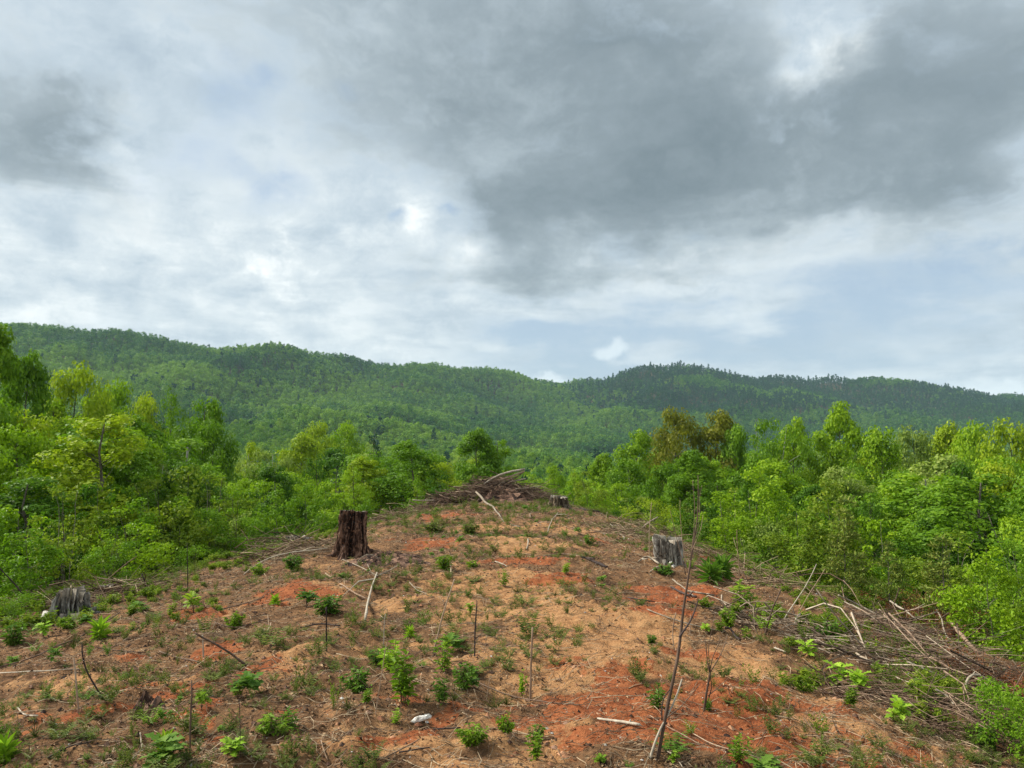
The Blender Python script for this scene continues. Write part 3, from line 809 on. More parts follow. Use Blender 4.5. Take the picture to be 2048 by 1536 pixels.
MARKS = [(-10, 27, 'the tall dark edge tree'), (145, 46, 'the yellow-topped round tree'), (235, 54, 'the broad yellow-green crown'), (338, 46, 'the pale thin-trunked tree'), (395, 50, 'the full dark green crown'),
         (425, 48, 'the dark rounded tree ending the bank'), (95, 31, 'the bushy tree under the yellow top'), (200, 30, 'the dark-stemmed thicket tree'), (300, 27, 'the spindly grey-green tree'), (503, 66, 'the slender pale yellow spire'),
         (600, 72, 'the tall yellow-green gap tree'), (570, 36, 'the bright rounded tree'), (672, 44, 'the thin pine by the rotten stump'), (735, 46, 'the yellow-green tree by the rotten stump'), (835, 46, 'the pointed tree left of the pile'),
         (965, 54, 'the twin-peaked tree'), (748, 120, 'the lone valley pine'), (1110, 84, 'the small crown over the long poles'), (1205, 66, 'the light tree left of the pointed one'), (1262, 60, 'the pointed light green tree'),
         (1345, 66, 'the left brownish crown'), (1418, 66, 'the right brownish crown'), (1518, 56, 'the forked pale-trunked tree'), (1662, 58, 'the tallest oval crown'), (1715, 60, 'the lower airy tree'), (1772, 54, 'the pale-flecked tree'),
         (1835, 60, 'the pale greyish crown'), (1885, 62, 'the yellowish olive crown'), (1945, 56, 'the broad light green crown'), (2030, 50, 'the last yellow-green crown'), (1610, 32, 'the small dark tree under the woods'), (1850, 26, 'the dark tree behind the shrubs')]
SHAPE = {'ovoid_a': 'oval', 'ovoid_b': 'narrow oval', 'round_a': 'broad', 'round_b': 'round', 'column_a': 'slender', 'column_b': 'very slender', 'lollipop': 'high-crowned', 'sparse': 'airy', 'pine': 'tiered', 'fork': 'forked'}
USED = set()


def where_of(px, d):
    mk = sorted(MARKS, key=lambda m_: (px - m_[0]) ** 2 + (900 * math.log(d / m_[1])) ** 2)
    o_ = []
    for a, b, nm in mk[:6]:
        if d > b * 1.25: rel_ = ['behind', 'well behind'][d > b * 1.8]
        elif d < b * 0.8: rel_ = 'in front of'
        else: rel_ = 'left of' if px < a - 25 else ('right of' if px > a + 25 else 'touching')
        o_.append(rel_ + ' ' + nm)
    return o_


def uniq(fmt, wheres):
    for w_ in wheres:
        l_ = fmt % w_
        if l_ not in USED:
            USED.add(l_); return l_
    return fmt % wheres[0]


def fill_trees(n, ylo, yhi, seed):
    r = np.random.default_rng(seed); k = 0; tries = 0; placed = []
    while k < n and tries < 9000:
        tries += 1
        d = r.uniform(ylo, yhi) ** 1.0; px = r.uniform(-160, 2210)
        x = (px - 1024) / FPX * d
        c, l, rr_ = h0(x, d); z = float(height(x, d))
        if z > -2.4: continue
        if any((x - a) ** 2 + (d - b) ** 2 < (2.6 + 0.02 * d) ** 2 for a, b in placed): continue
        lim = np.interp(px, ocx, ocy) + r.uniform(8, 60) + max(0, 70 - d) * 1.6 * r.random()
        zt = EYE - (lim - 880) / FPX * d
        H = zt - z
        if H < 5: continue
        H = min(H, r.uniform(16, 25))
        if H < 8 and d > 60: continue
        placed.append((x, d)); k += 1
        pk = r.choice(['ovoid_a', 'ovoid_b', 'round_a', 'round_b', 'column_a', 'column_b', 'lollipop', 'sparse', 'pine'], p=[.19, .15, .17, .17, .09, .07, .07, .07, .02])
        left = x < -0.1 * d
        lm = 'needle' if pk == 'pine' else r.choice(['leaf_bright', 'leaf_mid', 'leaf_yellow', 'leaf_dark', 'leaf_grey'], p=[.40, .38, .09, .08, .05])
        cw = {'leaf_bright': 'bright green', 'leaf_mid': 'mid green', 'leaf_yellow': 'yellow-green', 'leaf_dark': 'dark green', 'leaf_olive': 'olive brown', 'leaf_grey': 'greyish green', 'needle': 'dark'}[str(lm)]
        lab = uniq('%s %s %s %%s' % (SHAPE[str(pk)], cw, 'pine' if pk == 'pine' else 'tree'), where_of(px, d))
        put_tree('pine_tree' if pk == 'pine' else 'leafy_tree', str(pk), x, d, H, H * r.uniform(0.38, 0.52), str(lm), lab,
                 'pine' if pk == 'pine' else 'tree', 'trees filling the woods around the ridge', trmat='bark_pale' if r.random() < 0.4 else None)


fill_trees(95, 24, 75, 3)
fill_trees(110, 75, 160, 4)


def flank_trees(n, side, ylo, yhi, xlo, xhi, capf, seed):
    r = np.random.default_rng(seed); k = 0; tries = 0; placed = []
    while k < n and tries < 6000:
        tries += 1
        y = r.uniform(ylo, yhi); x = side * r.uniform(xlo, xhi); px = 1024 + x / y * FPX
        if px < -150 or px > 2200: continue
        if any((x - a) ** 2 + (y - b) ** 2 < 1.9 ** 2 for a, b in placed): continue
        z = float(height(x, y)); lim = capf(px) + r.uniform(-50, 90)
        H = EYE - (lim - 880) / FPX * y - z
        if H < 3.0: continue
        placed.append((x, y)); k += 1
        pk = str(r.choice(['ovoid_a', 'ovoid_b', 'round_b', 'column_a', 'sparse', 'fork', 'column_b'], p=[.26, .2, .14, .14, .12, .06, .08]))
        lm = str(r.choice(['leaf_bright', 'leaf_mid', 'leaf_dark', 'leaf_grey', 'leaf_yellow'], p=[.30, .42, .16, .06, .06]))
        cw = {'leaf_bright': 'bright green', 'leaf_mid': 'mid green', 'leaf_yellow': 'yellow-green', 'leaf_dark': 'dark green', 'leaf_grey': 'greyish green'}[lm]
        put_tree('young_tree', pk, x, y, H, min(H, 8) * r.uniform(0.36, 0.5), lm, uniq('young %s %s tree %%s' % (SHAPE[pk], cw), where_of(px, y)), 'tree', 'young trees on the flanks of the ridge', trmat='bark')


flank_trees(46, -1, 17, 32, 10.5, 24, lambda px: np.interp(px, [-200, 0, 300, 430, 560, 700], [860, 870, 880, 920, 985, 1010]), 61)
flank_trees(46, 1, 17, 34, 8.5, 24, lambda px: np.interp(px, [1200, 1300, 1450, 1600, 1750, 1900, 2048], [985, 985, 985, 985, 975, 960, 950]), 62)


# ------------------------------------------------------------------ far woods (instanced, uncountable)
def proto_obj(name, me_tr, me_cr, coll):
    g_ = bpy.data.objects.new(name, me_cr); coll.objects.link(g_); return g_


def joined(gg, mt, mc, name):
    """trunk + crown in one mesh, two materials"""
    tr, cr = gg
    g_ = Geo(); nf = sum(len(f) for f in tr.F)
    g_.V += tr.V; g_.F += tr.F; g_.T += tr.T; g_.n = tr.n
    for v in cr.V: g_.V.append(v)
    for f in cr.F: g_.F.append(f + tr.n)
    g_.T += cr.T
    me = g_.mesh(name, M[mt]); me.materials.append(M[mc])
    mi = np.zeros(len(me.polygons), np.int32); mi[nf:] = 1
    me.polygons.foreach_set('material_index', mi)
    return me


def instancer(name, pts, scales, meshes, label, which=None, tone=None):
    coll = bpy.data.collections.new(name + '_kinds')
    for i, me in enumerate(meshes):
        o_ = bpy.data.objects.new('%s_kind_%s' % (name, 'abcdefgh'[i]), me); coll.objects.link(o_)
    me = bpy.data.meshes.new(name); me.vertices.add(len(pts)); me.vertices.foreach_set('co', np.asarray(pts, np.float32).ravel())
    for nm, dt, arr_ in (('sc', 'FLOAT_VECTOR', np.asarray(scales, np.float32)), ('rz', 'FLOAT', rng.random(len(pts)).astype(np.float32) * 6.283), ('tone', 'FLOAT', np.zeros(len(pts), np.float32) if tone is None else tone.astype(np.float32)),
                         ('which', 'INT', ((rng.integers(0, len(meshes), len(pts)) if len(meshes) != 4 or name != 'pine_woods' else rng.choice(4, len(pts), p=[.44, .42, .08, .06])) if which is None else which).astype(np.int32))):
        a_ = me.attributes.new(nm, dt, 'POINT')
        a_.data.foreach_set('vector' if dt == 'FLOAT_VECTOR' else 'value', arr_.ravel())
    ob = bpy.data.objects.new(name, me); COL.objects.link(ob)
    ng = bpy.data.node_groups.new(name + '_nodes', 'GeometryNodeTree')
    ng.interface.new_socket('Geometry', in_out='INPUT', socket_type='NodeSocketGeometry')
    ng.interface.new_socket('Geometry', in_out='OUTPUT', socket_type='NodeSocketGeometry')
    N_ = ng.nodes; L_ = ng.links
    gi = N_.new('NodeGroupInput'); go = N_.new('NodeGroupOutput')
    ci = N_.new('GeometryNodeCollectionInfo'); ci.inputs['Collection'].default_value = coll
    ci.inputs['Separate Children'].default_value = True; ci.inputs['Reset Children'].default_value = True
    ip = N_.new('GeometryNodeInstanceOnPoints'); ip.inputs['Pick Instance'].default_value = True

    def na(nm, dt):
        n_ = N_.new('GeometryNodeInputNamedAttribute'); n_.data_type = dt; n_.inputs['Name'].default_value = nm; return n_.outputs['Attribute']
    cx = N_.new('ShaderNodeCombineXYZ'); L_.new(na('rz', 'FLOAT'), cx.inputs[2])
    er = N_.new('FunctionNodeEulerToRotation'); L_.new(cx.outputs[0], er.inputs[0])
    L_.new(gi.outputs[0], ip.inputs['Points']); L_.new(ci.outputs[0], ip.inputs['Instance'])
    L_.new(er.outputs[0], ip.inputs['Rotation']); L_.new(na('sc', 'FLOAT_VECTOR'), ip.inputs['Scale']); L_.new(na('which', 'INT'), ip.inputs['Instance Index'])
    L_.new(ip.outputs[0], go.inputs[0])
    md = ob.modifiers.new('instances', 'NODES'); md.node_group = ng
    tag(ob, label, 'woods', kind='stuff')
    return ob


mid_m = [joined(tree_geo(15, 8, 0.15, P_ov, 34, 1500, 0.55, crad=0.15, limbs=False), 'bark', 'mid_leaf', 'a'),
         joined(tree_geo(14, 9, 0.12, P_rd, 38, 1700, 0.55, crad=0.14, limbs=False), 'bark', 'mid_leaf', 'b'),
         joined(tree_geo(16, 6, 0.15, P_ov, 28, 1100, 0.5, crad=0.17, limbs=False), 'bark', 'mid_leaf', 'c'),
         joined(tree_geo(15, 7, 0.2, P_rd, 26, 1100, 0.5, crad=0.15, limbs=False), 'bark_pale', 'mid_leaf', 'd')]
far_m = [joined(tree_geo(14, 8, 0.1, P_ov, 18, 330, 1.15, crad=0.2, limbs=False, sides=3), 'bark', 'far_leaf', 'a'),
         joined(tree_geo(13, 9, 0.1, P_rd, 20, 360, 1.2, crad=0.18, limbs=False, sides=3), 'bark', 'far_leaf', 'b'),
         joined(tree_geo(15, 7, 0.15, P_ov, 16, 280, 1.1, crad=0.2, limbs=False, sides=3), 'bark_pale', 'far_leaf', 'c')]
pine_m = [joined(tree_geo(14, 5.5, 0.2, P_rd, 14, 220, 1.0, crad=0.2, limbs=False, sides=3), 'bark', 'far_needle', 'c'), joined(tree_geo(16, 5.5, 0.3, P_ov, 14, 220, 1.0, crad=0.2, limbs=False, sides=3), 'bark', 'far_needle', 'd'), joined(pine_geo(17, 6.5, 0.3, 14, 9, 1.7), 'bark', 'far_needle', 'a'), joined(pine_geo(19, 5.5, 0.45, 12, 8, 1.7), 'bark', 'far_needle', 'b')]


def scatter(xlo, xhi, ylo, yhi, step):
    X, Y = np.meshgrid(np.arange(xlo, xhi, step), np.arange(ylo, yhi, step))
    X = X.ravel() + rng.uniform(-.48, .48, X.size) * step; Y = Y.ravel() + rng.uniform(-.48, .48, Y.size) * step
    k = np.abs(X) < Y * 0.80 + 60
    return X[k], Y[k]


X, Y = scatter(-600, 600, 95, 620, 6.3)
Z = height(X, Y, False)
keep = (Y > 158) | ((rng.random(len(X)) < 0.5) & (Y > 120))
X, Y, Z = X[keep], Y[keep], Z[keep]
s_ = rng.uniform(0.75, 1.25, len(X)); s_ *= np.where(Y < 200, 0.8, 1)
pin = rng.random(len(X)) < 0.05 + 0.3 * (fbm(X, Y, 60, 2, 77) > 0.36)
instancer('valley_woods', np.stack([X, Y, Z], -1)[~pin], np.stack([s_, s_, s_ * rng.uniform(0.9, 1.15, len(X))], -1)[~pin], mid_m, 'pale and mid green treetops filling the valley floor below the ridge', tone=(fbm(X, Y, 45, 3, 55) * 0.9)[~pin])
X2, Y2, Z2, s2 = X[pin], Y[pin], Z[pin], s_[pin]
X, Y = scatter(-1700, 1900, 620, 2250, 6.3)
Z = height(X, Y, False)
# leave out what stands well behind the skyline
bc = np.interp(X / Y, R_LEFT[:, 0] / R_LEFT[:, 1], R_LEFT[:, 1]); bc2 = np.interp(X / Y, R_RIGHT[:, 0] / R_RIGHT[:, 1], R_RIGHT[:, 1])
bd = np.where(X / Y < R_LEFT[-1, 0] / R_LEFT[-1, 1], bc, bc2)
k = Y < bd + 70
X, Y, Z = X[k], Y[k], Z[k]
az = X / Y
right = np.clip((az - 0.05) / 0.12, 0, 1)
rel = np.clip((Z - 25) / 40, 0, 1)
pprob = 0.008 + 0.80 * right * rel * (fbm(X, Y, 160, 3, 88) > -0.22) + 0.06 * (fbm(X, Y, 110, 3, 99) > 0.30) * (1 - right * 0.3)
HOL = SPUR_A + np.array([60.0, 170.0, 0]); hol = seg_field(X, Y, HOL, 75, 2.0) / 160  # hollow behind the spur, where crowns are coloured as if shaded
pprob = pprob + 0.10 * np.clip(hol, 0, 1)
pin = rng.random(len(X)) < pprob
s_ = rng.uniform(0.6, 1.15, len(X))
PF = np.stack([X, Y, Z], -1); SF = np.stack([s_, s_, s_ * rng.uniform(0.85, 1.15, len(X))], -1)
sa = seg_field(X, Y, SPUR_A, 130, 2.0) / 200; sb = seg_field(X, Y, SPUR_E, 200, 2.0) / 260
tone = 0.11 - 0.40 * np.clip(hol, 0, 1) + fbm(X, Y, 140, 3, 56) * 0.8 + 0.36 * np.clip(sa, 0, 1) + 0.15 * np.clip(sb, 0, 1) - 0.30 * right  # sun and shade put into crown colour: bright spurs, dark hollow and right hill
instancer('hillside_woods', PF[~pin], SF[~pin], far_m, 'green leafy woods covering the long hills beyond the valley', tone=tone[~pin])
PP = np.concatenate([PF[pin], np.stack([X2, Y2, Z2], -1)]); SP = np.concatenate([SF[pin], np.stack([s2, s2, s2], -1)])
# emergent pines along the skyline
sk = []
for Rr, st in ((R_LEFT, 34.0), (R_RIGHT, 60.0)):
    for a, b in zip(Rr[:-1], Rr[1:]):
        n_ = int(np.linalg.norm(b - a) / st)
        for q in range(n_):
            p_ = a + (b - a) * rng.random(); p_ = p_ + np.array([rng.normal() * 5, rng.normal() * 14, 0]); sk.append(p_)
sk = np.array(sk); sk[:, 2] = height(sk[:, 0], sk[:, 1], False)
kk = np.abs(sk[:, 0]) < sk[:, 1] * 0.85; sk = sk[kk]
ss_ = rng.uniform(0.75, 1.25, len(sk))
PP = np.concatenate([PP, sk]); SP = np.concatenate([SP, np.stack([ss_ * 0.7, ss_ * 0.7, ss_ * 0.9], -1)])
instancer('pine_woods', PP, SP, pine_m, 'dark pine woods on the right-hand hill and along the skyline')

# ------------------------------------------------------------------ thickets on both slopes
TH = [('sap_a', .24), ('sap_b', .18), ('sap_c', .18), ('sap_d', .18), ('shrub_a', .10), ('shrub_b', .08), ('young_pine', .04)]


def thicket(n, side, ylo, yhi, olo, ohi, seed, capf):
    r = np.random.default_rng(seed); k = 0; tries = 0; placed = []
    while k < n and tries < 20000:
        tries += 1
        y = ylo + (yhi - ylo) * r.random() ** 1.1; off = r.uniform(olo, ohi)
        x = side * ((7.0 if side < 0 else 4.6 + 0.05 * y) + off)
        if side == 0: x = r.uniform(-9, 9); y = r.uniform(ylo, yhi)
        px = 1024 + x / y * FPX
        if px < -500 or px > 2600: continue
        if any((x - a) ** 2 + (y - b) ** 2 < 0.75 ** 2 for a, b in placed): continue
        z = float(height(x, y))
        pk = str(r.choice([a for a, _ in TH], p=[b for _, b in TH]))
        H = PROTO[pk]['H'] * r.uniform(0.55, 1.1) * (0.6 + 0.17 * min(off, 7)) if side else PROTO[pk]['H'] * r.uniform(0.4, 0.8)
        top = z + H; pyt = 880 - (top - EYE) / y * FPX
        lim = capf(px) + r.uniform(-75, 45)
        if pyt < lim: H = EYE - (lim + r.uniform(0, 25) - 880) / FPX * y - z
        if H < 0.35: continue
        placed.append((x, y)); k += 1
        lm = 'needle_young' if pk == 'young_pine' else str(r.choice(['fringe', 'leaf_mid', 'leaf_bright', 'leaf_dark', 'leaf_grey'], p=[.22, .34, .26, .12, .06]))
        kind = 'young pine' if pk == 'young_pine' else ('leafy shrub' if 'shrub' in pk else 'leafy sapling')
        colr = {'fringe': 'green', 'leaf_mid': 'mid green', 'leaf_bright': 'bright green', 'leaf_dark': 'dark green', 'leaf_grey': 'greyish', 'needle_young': 'yellowish'}[lm]
        mk = sorted(LMARK if side < 0 else (RMARK if side > 0 else CMARK), key=lambda m_: abs(px - m_[0]))
        ws = []
        for a_, nm_ in mk[:3]:
            dist_ = 'just' if y < 13 else ('somewhat' if y < 20 else ('well' if y < 28 else 'far'))
            ws.append('%s beyond, %s %s' % (dist_, 'left of' if px < a_ else 'right of', nm_))
        size_ = 'tiny ' if H < 0.8 else ('low ' if H < 1.5 else ('' if H < 2.6 else 'tall '))
        grp = 'thicket growth ' + ('on the sunlit side of the ridge' if side < 0 else ('on the brushy side of the ridge' if side > 0 else 'over the far end of the ridge'))
        shp = {'sap_a': 'full', 'sap_b': 'slim', 'sap_c': 'wide', 'sap_d': 'thin', 'shrub_a': 'round', 'shrub_b': 'bushy', 'young_pine': 'feathery'}[pk]
        lab = uniq('%s%s %s %s %%s' % (size_, shp, colr, kind), ws)
        if len(lab.split()) > 16: lab = lab.replace(size_, '', 1)
        if len(lab.split()) > 16: lab = lab.replace(shp + ' ', '', 1)
        if len(lab.split()) > 16: lab = lab.replace('leafy ', '', 1)
        put_tree(kind.replace(' ', '_'), pk, x, y, H, PROTO[pk]['W'] * (H / PROTO[pk]['H']) ** 0.7 * r.uniform(0.8, 1.15), lm, lab, 'pine' if pk == 'young_pine' else kind.split()[1], grp, part='foliage', z=z - 0.03)


LMARK = [(30, 'the small yellow-flowering shrub'), (140, 'the charred stump'), (215, 'the low crumbling stump'), (294, 'the short dark stem'), (376, 'the thin black stem'), (482, 'the foot of the pale arched stem'), (590, 'the small far grey stump'), (700, 'the tall rotten stump')]
RMARK = [(1265, 'the small red bare patch'), (1338, 'the weathered stump'), (1396, 'the tall bare sapling'), (1435, 'the glossy dark plants'), (1494, 'the leafy bush down slope'), (1545, 'the brown leaning stick'), (1620, 'the crossing pale stems'), (1690, 'the feathery young pine'),
         (1730, 'the pale lying poles'), (1800, 'the rust-brown dead sprays'), (1905, 'the rust-red dead sprays'), (1945, 'the arched pale trunk'), (1985, 'the big bright edge shrub'), (2040, 'the edge of the picture')]
CMARK = [(640, 'the tall rotten stump'), (800, 'the dry twig heap'), (850, 'the low end of the brush pile'), (930, 'the reddish clump in the pile'), (1000, 'the top of the brush pile'), (1060, 'the jutting poles'), (1117, 'the brown ridged stump'), (1200, 'the dark log by the ridged stump'), (1280, 'the leaning short pole')]
capL = lambda px: np.interp(px, [-200, 0, 200, 400, 560, 700, 800], [1020, 1030, 1020, 1000, 1000, 1030, 1040])
capR = lambda px: np.interp(px, [1200, 1300, 1400, 1500, 1600, 1700, 1850, 1950, 2048], [1000, 975, 985, 985, 1000, 1030, 1075, 1100, 1100])
capC = lambda px: np.interp(px, [600, 800, 1000, 1200, 1300], [1020, 975, 960, 985, 1000])
thicket(120, -1, 9, 36, 0.2, 9, 11, capL)
thicket(160, 1, 7.0, 38, 0.8, 10, 12, capR)
thicket(36, 0, 35.5, 42, 0, 0, 13, capC)

SH = [(1985, 1335, 1098, 130, 'sap_a', 'leaf_bright', 'big bright leafy shrub at the picture edge over the bent pale trunk', 'shrub'),
      (2050, 1330, 1090, 110, 'sap_c', 'leaf_mid', 'tall leafy shrub cut by the picture edge above the brush', 'shrub'),
      (1890, 1270, 1080, 120, 'young_pine', 'needle_young', 'yellowish young pine left of the big bright shrub', 'pine'),
      (1690, 1200, 1030, 110, 'young_pine', 'needle_young', 'brownish feathery young pine below the right-hand woods', 'pine'),
      (1300, 1035, 985, 90, 'shrub_a', 'leaf_yellow', 'yellow-green round shrub behind the small red bare patch', 'shrub'),
      (1600, 1150, 1010, 110, 'sap_a', 'fringe', 'leafy sapling standing above the pale brush streak', 'sapling'),
      (1450, 1080, 960, 80, 'sap_b', 'leaf_bright', 'light sapling clump behind the bare twiggy sapling', 'sapling'),
      (25, 1150, 1120, 60, 'shrub_b', 'leaf_yellow', 'small yellow-flowering shrub by the picture edge', 'shrub'),
      (10, 1250, 1195, 90, 'shrub_a', 'leaf_mid', 'low green shrub patch left of the charred stump', 'shrub'),
      (215, 1110, 1000, 90, 'sap_c', 'leaf_mid', 'dark-stemmed leafy sapling above the charred stump', 'sapling'),
      (2060, 1520, 1390, 150, 'shrub_a', 'leaf_mid', 'leafy bramble bush in the lower picture corner', 'shrub'),
      (1985, 1440, 1370, 90, 'shrub_b', 'leaf_mid', 'small bramble bush above the corner bush', 'shrub')]
for px, pb, pt, wpx, pk, lm, lab, cat in SH:
    b = ray_ground(px, pb); H = (pb - pt) / FPX * b[1]
    put_tree('leafy_shrub' if cat == 'shrub' else ('young_pine' if cat == 'pine' else 'leafy_sapling'), pk, b[0], b[1], H * 1.02, wpx / FPX * b[1], lm, lab, cat, None, part='foliage')


# ------------------------------------------------------------------ stumps
def stump(name, px, py, H, rt, rb, seed, bark, label, flutes=7, flare=0.9, ragged=0.06, lean=(0, 0), rough=0.10, roots=6, notch=None, slope=(0, 0), fungus=False, squash=1.0, rootlen=0.5, flakes=0):
    r = np.random.default_rng(seed)
    c = ray_ground(px, py); c[2] -= 0.03
    e = bpy.data.objects.new(name, None); COL.objects.link(e); e.location = c
    tag(e, label, 'stump')
    na, nz = 120, 46
    a = np.linspace(0, 2 * pi, na, endpoint=False); t_ = np.linspace(0, 1, nz)
    A, T = np.meshgrid(a, t_)
    ph = r.random(flutes * 2) * 2 * pi
    fl = sum(np.cos(A * (k + 2) + ph[k]) / (k + 2) ** 0.7 for k in range(flutes)) * 0.10
    R = rt + (rb - rt) * (1 - T) ** 1.6 + (rb - rt) * flare * (1 - T) ** 5
    rootw = sum(np.exp(-((np.angle(np.exp(1j * (A - q)))) / 0.24) ** 2) for q in (np.arange(roots) * 2 * pi / roots + r.normal(size=roots) * 0.25))
    ca, sa = np.cos(A) * 3, np.sin(A) * 3
    nz1 = fbm(ca * 2.2 + 11 + seed, sa * 2.2 + T * H * 1.6, 1.0, 4, seed) ; nz2 = fbm(A * 9 + seed, T * H * 5, 1.0, 4, seed + 5); nz3 = vnoise(A * 22, T * H * 14, seed + 8)
    # vertical splits between the flutes
    n_sp = 11
    spl = sum(np.exp(-((np.angle(np.exp(1j * (A - q - 0.12 * np.sin(T * 3 + q))))) / 0.05) ** 2) * d_ for q, d_ in zip(r.random(n_sp) * 2 * pi, r.uniform(0.3, 1, n_sp)))
    R = R * (1 + fl * (0.8 + 0.4 * (1 - T))) + rb * (rough * (nz1 * 1.3 + nz2 * 0.9 + nz3 * 0.30) - rough * 1.1 * spl * (0.3 + T)) + rootw * (rb - rt * 0.7) * 0.85 * (1 - T) ** 4
    if notch:
        for (na0, nw, zt) in notch:
            dA = np.angle(np.exp(1j * (A - na0)))
            R = R * (1 - 0.62 * np.exp(-(dA / nw) ** 4) * (T < 1) * 1 / (1 + np.exp((T - zt) * 24)))
    top = H * (1 + slope[0] * np.cos(a) + slope[1] * np.sin(a)) + H * ragged * (fbm(np.cos(a) * 3 + seed, np.sin(a) * 3, 0.5, 3, seed + 3) * 2.0)
    Z = T * top[None] - 0.06
    X_ = R * np.cos(A) + lean[0] * T; Y_ = R * np.sin(A) * squash + lean[1] * T
    g_ = Geo(); idx = np.arange(na * nz).reshape(nz, na); n_ = np.roll(idx, -1, 1)
    F = np.stack([idx[:-1], n_[:-1], n_[1:], idx[1:]], -1).reshape(-1, 4)
    tint = np.clip(0.45 + (nz2 * 1.0 + fl * 1.5 + nz3 * 0.4)[:-1] - spl[:-1] * 0.35, 0, 1).reshape(-1)
    g_.add(np.stack([X_, Y_, Z], -1).reshape(-1, 3), F, tint)
    g_.obj('bark', M[bark], e, smooth=False)
    # cut face with a sunk uneven heart
    g2 = Geo(); rings = [1.0, 0.93, 0.75, 0.5, 0.25, 0.06]
    VV = []
    for q, f in enumerate(rings):
        zz_ = Z[-1] + (0.004 if q == 0 else -H * 0.05 * (1 - f) + vnoise(a * 6, np.full(na, q * 3.0), seed) * 0.02)
        VV.append(np.stack([lean[0] + (X_[-1] - lean[0]) * f, lean[1] + (Y_[-1] - lean[1]) * f, zz_], -1))
    VV = np.array(VV); k2 = len(rings); id2 = np.arange(k2 * na).reshape(k2, na); n2_ = np.roll(id2, -1, 1)
    g2.add(VV.reshape(-1, 3), np.stack([id2[:-1], n2_[:-1], n2_[1:], id2[1:]], -1).reshape(-1, 4), np.repeat(r.random(k2 - 1), na))
    g2.obj('cut_face', M['cut'], e)
    # splinters standing on the rim
    g3 = Geo()
    for q in range(26):
        j = r.integers(0, na); b_ = np.array([X_[-1, j] * 0.96, Y_[-1, j] * 0.96, Z[-1, j] - 0.02])
        hh = r.uniform(0.015, 0.06) * H
        add_tubes(g3, np.array([b_, b_ + [r.normal() * .006, r.normal() * .006, hh]]), np.array([0.012, 0.004]) * rt * 4, 4, tint=r.random())
    g3.obj('splinters', M[bark], e)
    # surface roots
    for q in range(roots):
        aa = q * 2 * pi / roots + r.normal() * 0.3; L = rootlen * r.uniform(0.6, 1.2)
        ts = np.linspace(0, 1, 6)
        rr = rb * 0.9 + L * ts; bend = aa + np.cumsum(r.normal(size=6)) * 0.12
        xs, ys = rr * np.cos(bend), rr * np.sin(bend) * squash
        zs = height(c[0] + xs, c[1] + ys) - c[2] + 0.035 * (1 - ts) * rb * 3 - 0.02 * ts
        zs[0] += rb * 0.25
        g4 = Geo(); add_tubes(g4, np.stack([xs, ys, zs], -1), rb * np.array([0.26, 0.2, 0.15, 0.11, 0.07, 0.03]), 7, tint=r.random())
        g4.obj('root', M[bark], e, smooth=True)
    if fungus:
        g5 = Geo(); n5 = 14
        aa = np.linspace(-0.22, 0.22, n5) - pi / 2 + 0.72; zt = np.linspace(0.02, 0.42, 9)
        AA, ZZ = np.meshgrid(aa, zt); u = (AA - aa[0]) / (aa[-1] - aa[0]); w_ = (ZZ - zt[0]) / (zt[-1] - zt[0])
        RR = rb * 0.98 + 0.075 * np.sin(u * pi) ** 0.5 * np.sin(np.clip(w_, 0.0, 1) * pi * 0.8 + 0.35) + vnoise(AA * 20, ZZ * 20, 3) * 0.02
        i5 = np.arange(n5 * 9).reshape(9, n5)
        g5.add(np.stack([RR * np.cos(AA), RR * np.sin(AA), ZZ * H], -1).reshape(-1, 3), np.stack([i5[:-1, :-1], i5[:-1, 1:], i5[1:, 1:], i5[1:, :-1]], -1).reshape(-1, 4), 0.6)
        g5.obj('rotten_knob', M['fungus'], e, smooth=True)
    if flakes:
        n6_ = flakes; jj = r.integers(0, na, n6_); kk_ = r.integers(2, nz - 1, n6_)
        Cc = np.stack([X_[kk_, jj], Y_[kk_, jj], Z[kk_, jj]], -1); on = unit(np.stack([np.cos(a[jj]), np.sin(a[jj]), np.zeros(n6_)], -1))
        sz = r.uniform(0.012, 0.045, n6_); tg = np.stack([-on[:, 1], on[:, 0], on[:, 2]], -1); up = unit(np.array([0, 0, 1]) + on * r.uniform(-0.5, 0.6, n6_)[:, None] + tg * r.normal(size=(n6_, 1)) * 0.3)
        hw = tg * (sz * r.uniform(0.2, 0.6, n6_))[:, None]; o1 = on * (sz * r.uniform(0.1, 0.6, n6_))[:, None]
        VV = np.stack([Cc - hw, Cc + hw, Cc + hw * 0.6 + up * sz[:, None] + o1, Cc - hw * 0.8 + up * sz[:, None] * 0.8 + o1, Cc + o1 * 0.2 - up * sz[:, None] * 0.2], 1)
        b5 = np.arange(n6_)[:, None] * 5
        g6 = Geo(); g6.add(VV.reshape(-1, 3), np.concatenate([b5 + [0, 1, 2, 3]]), r.random(n6_)); g6.F.append(b5 + np.array([[4, 1, 0]])); g6.T.append(r.random(n6_))
        g6.obj('bark_flakes', M[bark], e)
    return e, c


def px_m(px, d): return px / FPX * d


